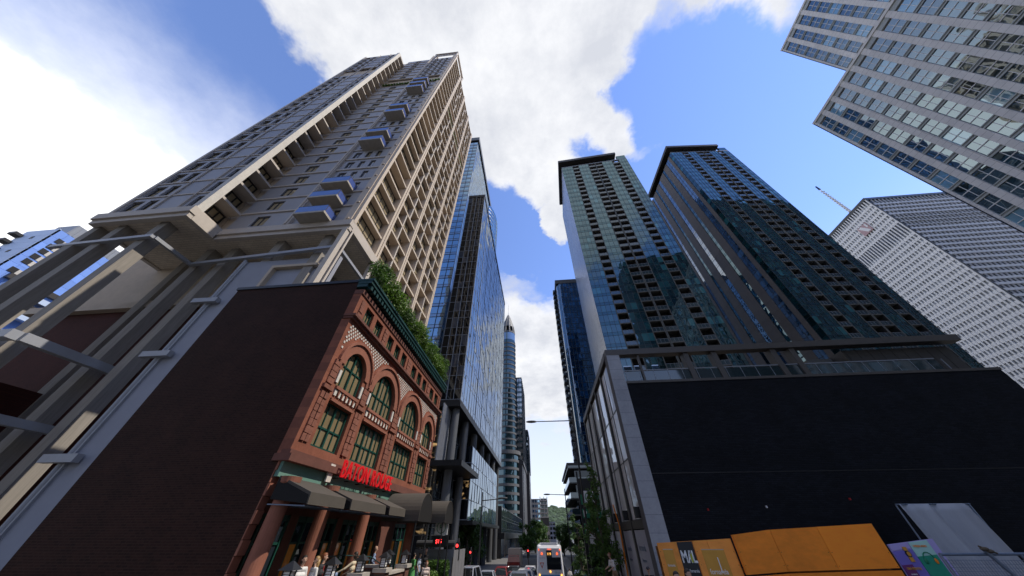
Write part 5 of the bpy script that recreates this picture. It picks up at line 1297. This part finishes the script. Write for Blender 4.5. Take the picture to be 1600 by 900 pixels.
b = MB(); b.fb(FBs_, -.28, 1.02, 1.55, 2.38, .002, .03); b.fb(FBs_, -.30, .22, 2.38, 2.86, .002, .035, 1); b.build('rear_window', [M.carglass, M.black], bu)
b = MB(); b.fb(FBs_, -1.3, -1.26, .7, 1, -.3, .0)
text('119', .26, FBs_, -.24, 2.52, .036, .012, M.amberlamp, bu, 'route_number'); text('23-119', .17, FBs_, .42, 1.30, .004, .012, M.galv, bu, 'fleet_number'); text('www.stm.info', .10, FBs_, -1.0, 2.30, .004, .012, M.galv, bu, 'web_address')
b = MB(); b.prism([(-.95, 2.02), (-.55, 2.02), (-.75, 1.60)], .003, .02, FBs_); b.prism([(-.86, 1.96), (-.64, 1.96), (-.75, 1.74)], .02, .028, FBs_, 1); b.build('yield_triangle', [mat('orange_red_reflector', (.55, .12, .06), .5), M.white], bu, recalc=True)
def blamp(u, w_, r_, m): b = MB(); b.tube(FBs_.p(u, w_, 0), FBs_.p(u, w_, .05), r_, n=12); b.build('lamp', m, bu)
for u in (-1.0, 1.0):
    for w_ in (1.18, .98, .80): blamp(u, w_, .085, M.taillamp if w_ < 1 else M.amberlamp)
    blamp(u * .72, 2.62, .085, M.taillamp); blamp(u, 2.9, .055, M.taillamp)
for u in (-.14, 0, .14): blamp(u, 2.93, .04, M.taillamp)
blamp(0, 1.42, .075, M.amberlamp)
b = MB()
for y in (3, 9):
    for sx in (-1, 1): b.tube((BXC + sx * 1.0, BYC + y, bz + .48), (BXC + sx * 1.29, BYC + y, bz + .48), .48, n=20)
b.build('wheels', M.tyre, bu)
b = MB(); b.box(BXC - .8, BXC + .8, BYC + .5, BYC + 2.5, bz + 3.2, bz + 3.36); b.build('roof_unit', M.pale_wall, bu)

# ================================================================== right pavement: trees, signs, drums
def tree(nm, lab_, base, h, blobs, n, size, mt, seed, lean=0, group=None, trunk=.09):
    t_ = thing(nm, lab_, 'tree', base, group=group); x, y, z = base; g = random.Random(seed)
    b = MB(); pts = [Vector((x, y, z))]
    for k in range(6): pts.append(pts[-1] + Vector((g.uniform(-.1, .1) + lean * .1, g.uniform(-.1, .1), h * .85 / 6)))
    for k, (a, c) in enumerate(zip(pts, pts[1:])): b.tube(a, c, trunk * (1 - k * .13), trunk * (1 - (k + 1) * .13), 8)
    for c, r_ in blobs[::2]:
        a = min(pts[1:], key=lambda q: (q - Vector(c)).length + (2 if q.z > c[2] else 0)); b.tube(a, Vector(c), trunk * .4, .012, 6)
    b.build('trunk', M.bark, t_)
    m_ = MB(); leafcloud(m_, blobs, n, size, seed=seed, shell=.3); m_.build('crown', mt, t_)
g = random.Random(21)
def crown(x, y, z0, z1, r0, r1, n, g):
    out = []
    for k in range(n):
        t_ = (k + g.random()) / n; rr = r0 + (r1 - r0) * t_; a = g.random() * 6.28; q = rr * math.sqrt(g.random()); out.append(((x + q * math.cos(a), y + q * math.sin(a), z0 + (z1 - z0) * t_), .22 + .34 * g.random() * (1.15 - t_)))
    return out
tree('street_tree', 'slender young street tree with a thin pointed top, in front of the green parking signs', (3.75, 27, gz(27)), 7.0, crown(3.75, 27, 1.2, 7.3, 1.35, .25, 46, g), 2700, .17, M.leaf, 11, group='street trees on the right pavement')
tree('street_tree', 'low leafy street tree behind the leaning man on the right pavement', (4.35, 30.5, gz(30)), 5.5, crown(4.35, 30.5, .4, 5.3, 1.2, .7, 40, g), 3600, .18, M.leaf_d, 12, group='street trees on the right pavement')
tree('street_tree', 'darker bushy street tree farther along, beside the bus', (3.3, 40, gz(40)), 5.5, crown(3.5, 40, -.4, 4.6, 1.6, 1.1, 40, g), 3600, .22, M.leaf_d, 13, group='street trees on the right pavement')
for k, (x, y, h, lab_) in enumerate(((-6, 120, 8.6, 'bright green street tree nearest the round tower corner'), (-4.6, 140, 8.6, 'green street tree up the street, middle of the far row'), (-2.4, 155, 8.4, 'green street tree directly above the bus roof'), (5.0, 120, 7.6, 'green street tree far up the right side of the street'), (-13.2, 62, 7.5, 'dark street tree before the dark glass office block, on the left pavement'))):
    bl = [((x + g.uniform(-.28, .28) * h, y + g.uniform(-.28, .28) * h, gz(y) + h * g.uniform(.16, .95)), h * g.uniform(.08, .17)) for _ in range(32)]
    tree('far_tree', lab_, (x, y, gz(y)), h, bl, 4200, .06 * h, M.leaf if k < 4 else M.leaf_d, 40 + k, group='trees up the street', trunk=.25)
sg = thing('parking_sign_board', 'stacked green and white parking signs on a dark frame, behind the street tree', 'sign', (4.3, 36, gz(36)))
FG = Fr((3.6, 36, gz(36)), (1, 0), (0, -1))
b = MB(); b.fb(FG, -.15, .0, 0, 9.0, -.3, 0); b.fb(FG, 1.95, 2.15, 0, 9, -.3, 0); b.fb(FG, -.1, 2.1, .6, 8.4, -.35, -.2); b.build('frame', M.black, sg)
b = MB()
for w0, w1 in ((4.0, 4.75), (5.15, 5.85), (6.2, 7.0)): b.fb(FG, .0, .75, w0, w1, -.2, .02); b.fb(FG, 1.15, 1.95, w0, w1, -.2, .02)
b.build('green_panel', M.green_s, sg)
for w_ in (4.15, 5.25): text('P', .68, FG, .08, w_, .025, .02, M.white, sg, bold=.02)
text('Horaire', .2, FG, 1.2, 4.45, .025, .02, M.white, sg); text('IMPARK', .17, FG, 1.2, 4.15, .025, .02, M.white, sg); text('24 h', .24, FG, 1.22, 5.4, .025, .02, M.white, sg)
b = MB(); b.fb(FG, .35, 1.35, 6.2, 7.3, .03, .06); b.build('white_panel', M.white, sg); b = MB(); ring(b, FG, .88, 6.78, .36, .43, .06, .08, math.pi * 2, 0, 26); b.build('ring', M.green_s, sg)
b = MB(); b.prism([(.62, 6.62), (1.14, 6.62), (1.14, 6.80), (1.02, 6.80), (.96, 6.95), (.76, 6.95), (.68, 6.80), (.62, 6.80)], .06, .085, FG); b.build('symbol', M.black, sg, recalc=True)
ns = thing('no_parking_sign', 'small white sign with a red ring, on a post before the green parking signs', 'sign', (3.95, 33.5, gz(33.5)))
FN = Fr((3.95, 33.5, gz(33.5)), (1, 0), (0, -1))
b = MB(); b.fb(FN, -.25, .25, 3.1, 4.3, -.02, .01); b.build('plate', M.white, ns); b = MB(); b.fb(FN, -.03, .03, 0, 4.4, -.08, -.02); b.build('post', M.galv, ns); b = MB(); ring(b, FN, 0, 3.98, .13, .19, .01, .02, math.pi * 2, 0, 22); b.build('red_ring', M.c_red, ns); text('P', .26, FN, -.08, 3.89, .012, .008, M.black, ns)
for i, (x, y) in enumerate(((2.75, 44), (3.55, 43), (2.8, 48))):
    b = MB(); z = gz(y) + .13; prof = [(.30, 0), (.30, .06), (.22, .06), (.21, .28), (.20, .5), (.19, .72), (.18, .95), (.15, 1.0), (0, 1.0)]
    b.lathe([(0, 0)] + prof, (x, y, z), 18, mat_of=lambda j: 1 if j in (5, 7) else 0); tag(b.build('traffic_drum', [mat('drum_orange', (.75, .10, .02), .5), M.white], at=(x, y, z), recalc=True), ('orange traffic drum with white bands, left of the pair by the bus', 'orange traffic drum with white bands, right of the pair by the street tree', 'orange traffic drum with white bands, farthest up the kerb')[i], 'traffic drum', 'orange drums on the right kerb')
b = MB(); b.box(3.2, 3.6, 40.6, 41.0, gz(41), gz(41) + 1.1); b.box(3.17, 3.63, 40.57, 41.03, gz(41) + 1.1, gz(41) + 1.25); tag(b.build('recycling_bin', mat('blue_plastic', (.02, .10, .45), .5), at=(3.4, 40.8, gz(41))), 'small blue kerbside bin at the foot of the street trees', 'bin')
b = MB(); b.tube((5.0, 26.4, 0), (5.08, 26.4, 3.4), .05, n=8); b.tube((5.08, 26.4, 3.4), (4.9, 26.4, 4.6), .04, n=8); tag(b.build('orange_tube', M.orange, at=(5.0, 26.4, 0)), 'bent orange tube standing against the bronze street columns', 'tube')

# ================================================================== hoardings and barrier, lower right
ho = thing('plywood_hoarding', 'orange plywood site hoarding with gold and black posters', 'hoarding', (8, 15, 0))
FH = Fr((4.16, 15, 0), (1, 0), (0, -1))
ztop = lambda u: 2.69 + u * .047 + (.10 if u > 2.74 else 0) + (.08 if u > 2.8 else 0)
g_h = random.Random(4); us = [0, 1.30, 1.32, 1.86, 2.75, 2.79, 4.2, 5.9, 7.88]
b = MB()
for a, c in zip(us, us[1:]):
    d = 0 if c <= 2.76 else .16; p = FH.p; za, zc = ztop(a + .01), ztop(c - .01) 
    for h0, h1 in ((0, .62), (.63, 1)):
        rr = g_h.random(); b.hexa([p(a + .006, za * h0 + .02, d - .05), p(c - .006, zc * h0 + .02, d - .05), p(c - .006, zc * h0 + .02, d), p(a + .006, za * h0 + .02, d), p(a + .006, za * h1, d - .05), p(c - .006, zc * h1, d - .05), p(c - .006, zc * h1, d), p(a + .006, za * h1, d)], 1 if c <= 2.76 else 0, rr)
b.build('plywood_sheet', [M.orange, M.orange2], ho)
b = MB(); b.fb(FH, -.0, 7.8, .4, .5, -.2, -.06); b.fb(FH, 0, 7.8, 1.9, 2.0, -.2, -.06)
for u in lin(.05, 7.8, 6): b.fb(FH, u - .05, u + .05, 0, 2.6, -.3, -.2)
b.build('timber_frame', M.grime, ho)
b = MB()
for a, c in zip(us, us[1:]):
    d = 0 if c <= 2.76 else .16
    for u in (a + .06, c - .06):
        if c - a > .3:
            for w_ in (1.2, 1.75, 2.1, 2.45): b.tube(FH.p(u, w_, d), FH.p(u, w_, d + .008), .012, n=6)
b.build('screw_heads', M.grime, ho)
b = MB(); b.prism([(.73, .5), (1.29, .5), (1.29, 2.74), (.73, 2.715)], .003, .012, FH); o = b.build('black_poster', M.navy, ho, recalc=True)
text('MA', .46, FH, .76, 2.16, .013, .006, M.white, ho, 'poster_lettering', bold=.012, sx=.62); text('IL', .46, FH, 1.06, 2.16, .013, .006, M.white, ho, 'poster_lettering', bold=.012, sx=.7)
b = MB(); b.prism([(1.09, 2.16), (1.15, 2.16), (1.15, 2.42), (1.09, 2.36)], .02, .026, FH); b.build('poster_accent', M.yellowg, ho, recalc=True)
text('fornarela', .13, FH, .92, 1.9, .013, .006, M.white, ho, 'poster_lettering', sx=.7)
for a, c, tp_ in ((.16, .52, 2.5), (1.55, 2.35, 2.5)):
    b = MB(); b.fb(FH, a, c, .7, tp_, .003, .01); b.fb(FH, a, c, tp_, tp_ + .025, .003, .012, 1); b.build('gold_poster', [M.gold, M.beige], ho)
text('fornarela', .2, FH, 1.62, 1.86, .011, .006, M.white, ho, 'poster_lettering', sx=.85); text('fornarela', .1, FH, .2, 2.05, .011, .006, M.white, ho, 'poster_lettering', sx=.7)
b = MB(); b.fb(FH, 2.02, 2.05, 1.9, 2.3, .011, .014); b.build('poster_stroke', M.white, ho)
ad = thing('poster_panel', 'panel with a violet watch poster and a green headphones poster, right of the orange hoarding', 'poster', (13, 14.9, 0))
FA = Fr((12.15, 14.9, 0), (1, 0), (0, -1)); za = lambda u: 2.66 + u * .10
b = MB()
def quad_panel(b, a, c, h0, h1, d, mi): b.hexa([FA.p(a, za(a) * h0, d - .02), FA.p(c, za(c) * h0, d - .02), FA.p(c, za(c) * h0, d), FA.p(a, za(a) * h0, d), FA.p(a, za(a) * h1, d - .02), FA.p(c, za(c) * h1, d - .02), FA.p(c, za(c) * h1, d), FA.p(a, za(a) * h1, d)], mi)
quad_panel(b, 0, 1.62, 0.02, 1, 0, 0); quad_panel(b, .02, .70, .1, .93, .022, 1); quad_panel(b, .02, .36, .1, .80, .044, 2); quad_panel(b, .02, .70, .94, .995, .022, 4); quad_panel(b, .72, 1.38, .1, .86, .022, 3); quad_panel(b, .72, 1.38, .86, .995, .022, 5)
b.build('panel', [M.lilac, M.purple, M.purple2, M.green_p, M.lilac, M.mint], ad)
b = MB(); b.tube(FA.p(.46, 2.42, .03), FA.p(.46, 2.42, .06), .085, n=16, mi=1); b.tube(FA.p(.46, 2.42, .06), FA.p(.46, 2.42, .07), .06, n=16); b.fb(FA, .40, .52, 2.50, 2.60, .024, .05); b.fb(FA, .40, .52, 2.22, 2.34, .024, .05); b.build('watch_picture', [M.gold, M.navy], ad)
b = MB(); ring(b, FA, 1.05, 2.30, .15, .175, .023, .04, math.pi, 0, 18); b.ell(FA.p(.89, 2.24, .04), .05, .02, .075, 10); b.ell(FA.p(1.21, 2.24, .04), .05, .02, .075, 10, 1); b.build('headphones_picture', [M.green_s, M.orange], ad)
for u, w_, s_, m, t_ in ((.10, 2.02, .09, M.gold, 'ORA MONTRE'), (.78, 2.60, .075, M.orange, 'CASQUE AUDIO'), (.12, 1.90, .05, M.white, 'en vente ici')): text(t_, s_, FA, u, w_, .046, .006, m, ad, 'poster_lettering', bold=.002, sx=.8)
tp_ = thing('tarpaulin_screen', 'large grey creased tarpaulin screen hung against the black wall, lower right', 'screen', (16.7, 17, 0))
b = MB(); nu, nw = 26, 14; g = random.Random(2)
def tpp(i, j): u = i / nu; v = j / nw; return Vector((15.35 + 2.8 * u + (.35 * (1 - v)), 17 - .07 * math.sin(u * 17 + v * 1.2) - .22 * mnoise.noise(Vector((u * 7 + v * .8, v * .5, 0))), .3 + 3.64 * v + .0 * u))
b.v = [tpp(i, j) for j in range(nw + 1) for i in range(nu + 1)]
for i in range(nu):
    for j in range(nw): k = j * (nu + 1) + i; b.f.append((k, k + 1, k + nu + 2, k + nu + 1)); b.m.append(0); b.r.append(0)
o = b.build('tarpaulin', M.tarp, tp_, smooth=True); s_ = o.modifiers.new('thickness', 'SOLIDIFY'); s_.thickness = .012
b = MB(); b.tube((15.3, 17.06, 0), (15.3, 17.06, 3.9), .03); b.tube((18.2, 17.06, 0), (18.2, 17.06, 3.9), .03); b.tube((15.3, 17.06, 3.93), (18.25, 17.06, 3.93), .025); b.build('frame', M.galv, tp_)
ba = thing('tube_barrier', 'blue grey tubular site barrier with mesh and a tied bundle, in front of the tarpaulin', 'barrier', (15, 13.5, 0))
b = MB(); b.tube((11.9, 13.0, 2.47), (16.5, 13.0, 2.50), .035); b.tube((11.9, 13.0, 0), (11.9, 13.0, 2.47), .035); b.tube((13.15, 12.95, 2.62), (13.75, 12.9, 1.2), .05); b.tube((14.1, 13, 2.48), (14.5, 13, 0), .035); b.tube((14.3, 13, 2.48), (14.9, 13, 1.7), .03); b.tube((11.9, 13, .5), (16.5, 13, .5), .035); b.build('tube_frame', M.galv, ba)
b = MB()
for k in range(56): b.box(11.95 + k * .08, 11.958 + k * .08, 12.995, 13.003, .5, 2.36)
for k in range(24): b.box(11.95, 16.5, 12.99, 12.998, .5 + k * .08, .508 + k * .08)
b.build('wire_mesh', M.galv, ba)
b = MB(); b.ell((13.15, 12.9, 2.60), .12, .07, .05, 8); b.ell((13.25, 12.9, 2.55), .10, .08, .05, 8); b.tube((13.05, 12.9, 2.66), (13.4, 12.9, 2.5), .025); b.build('tied_bundle', M.bark, ba)

# ================================================================== far buildings at the end of the street
for lab_, x0, x1, y0, y1, h, m, rows_ in (('far mid-rise with blue glass front and open balcony tower, ending the street', -13.5, -4.4, 300, 330, 26.5, M.g_blue, 8), ('far pale stone building with dark windows below the mid-rise, at the end of the street', -6.0, 2.2, 282, 296, 8.5, M.beige, 2), ('small far grey building right of the pale stone one, before the hill', 2.4, 7.5, 320, 340, 12, M.pale_wall, 4)):
    t_ = thing('far_building', lab_, 'building', (x0, y0, -2), group='buildings at the end of the street')
    c = MB(); c.box(x0, x1, y0, y1, -2, h); c.build('wall', M.conc if m is M.g_blue else m, t_)
    gl, mu = MB(), MB(); f_ = Fr((x0, y0, 0), (1, 0), (0, -1)); f2 = Fr((x1, y0, 0), (0, 1), (1, 0))
    for fr, wd in ((f_, x1 - x0), (f2, y1 - y0)):
        k = int(wd / 2)
        for i in range(k):
            for j in range(rows_): z = h * (j + .25) / rows_; gl.fb(fr, wd * (i + .15) / k, wd * (i + .85) / k, z, z + h * .55 / rows_, .02, .12, 0, rng.random())
    gl.build('windows', m if m is M.g_blue else M.g_dark, t_)
    if rows_ == 8:
        b = MB(); b.box(-4.4, 2.2, 300, 330, -2, 14); b.build('dark_wing', M.bronze2, t_)
        for k in range(5): b = MB(); b.box(-4.4, 2.0, 299.6, 318, 14 + k * 2.8, 14.5 + k * 2.8); b.box(-4.4, -3.9, 299.8, 300.3, 14.5 + k * 2.8, 16.8 + k * 2.8); b.box(-1.2, -.8, 299.8, 300.3, 14.5 + k * 2.8, 16.8 + k * 2.8); b.box(1.5, 2, 299.8, 300.3, 14.5 + k * 2.8, 16.8 + k * 2.8); b.build('open_floor', M.ledge, t_)
        b = MB(); b.box(-3.8, 1.4, 303, 318, 14, 27); b.build('inner_core', M.g_dark, t_)
SKY_K, SKY_TINT, CB, SKY_S, SUN_E, EXPO = 2.2, (0.88, 0.90, 1.12), 9.2, .1, 3.3, 0.22
# ================================================================== sky, sun, camera
POS = [((-.47, .05, .88), 6, 1), ((.36, .02, .93), 10, .9), ((.58, .02, .81), 8, .7), ((-0.401, 0.113, 0.909), 10, 1), ((-0.246, 0.062, 0.967), 12, 1), ((-0.079, 0.116, 0.99), 13, 1), ((0.124, 0.187, 0.975), 11, 1), ((0.009, 0.328, 0.945), 9, 1), ((0.083, 0.451, 0.889), 6, 0.9), ((0.25, 0.143, 0.958), 9, 0.8), ((0.45, 0.099, 0.887), 9, 0.9), ((0.27, 0.323, 0.907), 5, 0.8), ((-0.504, 0.008, 0.864), 6, 0.9), ((0.078, 0.573, 0.816), 4, 0.8), ((-0.142, 0.28, 0.949), 9, 1), ((-0.777, 0.129, 0.616), 6, 0.7), ((-0.875, 0.208, 0.438), 22, 1.0), ((-0.907, 0.355, 0.226), 30, 1), ((-0.837, 0.212, 0.505), 12, 0.8), ((-0.017, 0.889, 0.458), 12, 0.9), ((-0.05, 0.779, 0.626), 7, 0.5), ((-0.114, 0.727, 0.677), 4, 0.5), ((0.807, 0.341, 0.483), 6, 0.8), ((0.342, 0.382, 0.858), 3, 0.5), ((0.524, 0.133, 0.841), 6, 0.8), ((.05, -.5, .86), 17, .75)]
NEG = [((-0.665, 0.07, 0.74), 10.5, 1.2), ((-0.70, 0.02, 0.71), 9, 1.0), ((0.45, 0.236, 0.861), 8, 1.1), ((0.37, 0.25, 0.895), 5, 0.8), ((0.605, 0.374, 0.703), 13, 1), ((0.678, 0.297, 0.672), 14, 1), ((0.006, 0.657, 0.754), 4, 0.8), ((-0.02, 0.568, 0.822), 2.5, 0.7), ((0.366, 0.149, 0.919), 4, 0.6)]
SUN = Vector((math.cos(R(3)) * math.cos(R(52)), math.sin(R(3)) * math.cos(R(52)), math.sin(R(52))))
W = bpy.data.worlds.new('World'); S.world = W; W.use_nodes = True; t = W.node_tree; bg = t.nodes['Background']
sky = N(t, 'ShaderNodeTexSky', sky_type='NISHITA'); sky.sun_disc = False; sky.sun_elevation = math.asin(SUN.z); sky.sun_rotation = math.atan2(SUN.x, SUN.y); sky.air_density = 1.0; sky.dust_density = 0.0; sky.ozone_density = 1.6
tc = N(t, 'ShaderNodeTexCoord'); D = tc.outputs['Generated']
# the cloud deck is looked up on a plane overhead so that clouds flatten towards the horizon
sp = N(t, 'ShaderNodeSeparateXYZ'); t.links.new(D, sp.inputs[0])
zc = mth(t, 'MAXIMUM', sp.outputs[2], .12)
pl = N(t, 'ShaderNodeVectorMath', operation='SCALE'); t.links.new(D, pl.inputs[0]); t.links.new(mth(t, 'DIVIDE', 1.0, mth(t, 'ADD', zc, .25)), pl.inputs['Scale'])
warp = N(t, 'ShaderNodeTexNoise'); warp.inputs['Scale'].default_value = 4.0; warp.inputs['Detail'].default_value = 6; warp.inputs['Roughness'].default_value = .62; t.links.new(pl.outputs[0], warp.inputs['Vector'])
wv = N(t, 'ShaderNodeVectorMath', operation='SUBTRACT'); t.links.new(warp.outputs['Color'], wv.inputs[0]); wv.inputs[1].default_value = (.5, .5, .5)
ws = N(t, 'ShaderNodeVectorMath', operation='SCALE'); t.links.new(wv.outputs[0], ws.inputs[0]); ws.inputs['Scale'].default_value = .26
dv = N(t, 'ShaderNodeVectorMath', operation='ADD'); t.links.new(D, dv.inputs[0]); t.links.new(ws.outputs[0], dv.inputs[1])
dn = N(t, 'ShaderNodeVectorMath', operation='NORMALIZE'); t.links.new(dv.outputs[0], dn.inputs[0])
def blob(c, r_):
    d = N(t, 'ShaderNodeVectorMath', operation='DOT_PRODUCT'); t.links.new(dn.outputs[0], d.inputs[0]); d.inputs[1].default_value = Vector(c).normalized()
    mr = N(t, 'ShaderNodeMapRange', interpolation_type='SMOOTHSTEP'); t.links.new(d.outputs['Value'], mr.inputs['Value']); mr.inputs['From Min'].default_value = math.cos(R(r_ * 1.45)); mr.inputs['From Max'].default_value = math.cos(R(r_ * .45)); return mr.outputs[0]
acc = None
for c, r_, w_ in POS:
    x = mth(t, 'MULTIPLY', blob(c, r_), w_); acc = x if acc is None else mth(t, 'MAXIMUM', acc, x)
neg = None
for c, r_, w_ in NEG:
    x = mth(t, 'MULTIPLY', blob(c, r_), w_); neg = x if neg is None else mth(t, 'MAXIMUM', neg, x)
n1 = fbm(t, pl.outputs[0], 3.0, 8, .62); n2 = fbm(t, pl.outputs[0], 9.0, 6, .65)
# behind the viewer and elsewhere a scattered fair-weather deck
sc_ = mth(t, 'MULTIPLY', mth(t, 'SUBTRACT', .5, mth(t, 'MULTIPLY', sp.outputs[1], 2.0), clamp=True), .30)
dens = mth(t, 'ADD', mth(t, 'SUBTRACT', mth(t, 'MAXIMUM', acc, sc_), mth(t, 'MULTIPLY', neg, .75)), mth(t, 'ADD', mth(t, 'MULTIPLY', mth(t, 'SUBTRACT', n1, .5), .75), mth(t, 'MULTIPLY', mth(t, 'SUBTRACT', n2, .5), .35)))
mr = N(t, 'ShaderNodeMapRange', interpolation_type='SMOOTHSTEP'); t.links.new(dens, mr.inputs['Value']); mr.inputs['From Min'].default_value = .30; mr.inputs['From Max'].default_value = .74
cl = mth(t, 'MULTIPLY', mr.outputs[0], .96)
shade = N(t, 'ShaderNodeMapRange'); t.links.new(mth(t, 'ADD', mth(t, 'MULTIPLY', n1, .65), mth(t, 'MULTIPLY', n2, .35)), shade.inputs['Value']); shade.inputs['From Min'].default_value = .40; shade.inputs['From Max'].default_value = .60
ccol = mixc(t, shade.outputs[0], (CB * .95, CB * .955, CB * .97), (CB * .68, CB * .70, CB * .75))
# bright veil low on the left of the view and pale haze at the horizon
veil = N(t, 'ShaderNodeMapRange', interpolation_type='SMOOTHSTEP'); dd = N(t, 'ShaderNodeVectorMath', operation='DOT_PRODUCT'); t.links.new(dn.outputs[0], dd.inputs[0]); dd.inputs[1].default_value = Vector((-.93, .30, .22)).normalized(); t.links.new(dd.outputs['Value'], veil.inputs['Value']); veil.inputs['From Min'].default_value = math.cos(R(41)); veil.inputs['From Max'].default_value = math.cos(R(8))
hz_ = N(t, 'ShaderNodeMapRange', interpolation_type='SMOOTHSTEP'); t.links.new(sp.outputs[2], hz_.inputs['Value']); hz_.inputs['From Min'].default_value = .60; hz_.inputs['From Max'].default_value = .15
skyc = N(t, 'ShaderNodeVectorMath', operation='SCALE'); t.links.new(sky.outputs[0], skyc.inputs[0]); skyc.inputs['Scale'].default_value = SKY_K
tint = N(t, 'ShaderNodeVectorMath', operation='MULTIPLY'); t.links.new(skyc.outputs[0], tint.inputs[0]); tint.inputs[1].default_value = SKY_TINT
c1 = mixc(t, mth(t, 'MULTIPLY', hz_.outputs[0], .75), tint.outputs[0], (CB * .86, CB * .88, CB * .92))
c2 = mixc(t, cl, c1, ccol)
c3 = mixc(t, mth(t, 'MULTIPLY', veil.outputs[0], .92), c2, (CB * 1.35, CB * 1.36, CB * 1.38))
t.links.new(c3, bg.inputs[0]); bg.inputs[1].default_value = SKY_S
sl = bpy.data.lights.new('sun', 'SUN'); sl.energy = SUN_E; sl.angle = R(.5); sl.color = (1, .93, .82); so = bpy.data.objects.new('sun', sl); COL.objects.link(so)
so.rotation_euler = (-SUN).to_track_quat('-Z', 'Y').to_euler(); so.location = (60, 10, 90)
cam = bpy.data.cameras.new('camera'); cam.sensor_width = 36; cam.lens = 9.8975; cam.clip_start = .05; cam.clip_end = 8000
co = bpy.data.objects.new('camera', cam); COL.objects.link(co); co.location = (0, 0, 2.9); co.rotation_euler = (R(90 + 41.340), 0, R(5.3629)); S.camera = co
S.view_settings.view_transform = 'Standard'; S.view_settings.look = 'None'; S.view_settings.exposure = EXPO; S.view_settings.gamma = 1; S.view_settings.use_curve_mapping = False
S.cycles.max_bounces = 6; S.cycles.diffuse_bounces = 3; S.cycles.glossy_bounces = 4; S.cycles.transmission_bounces = 2; S.cycles.sample_clamp_indirect = 6; S.cycles.caustics_reflective = False; S.cycles.caustics_refractive = False
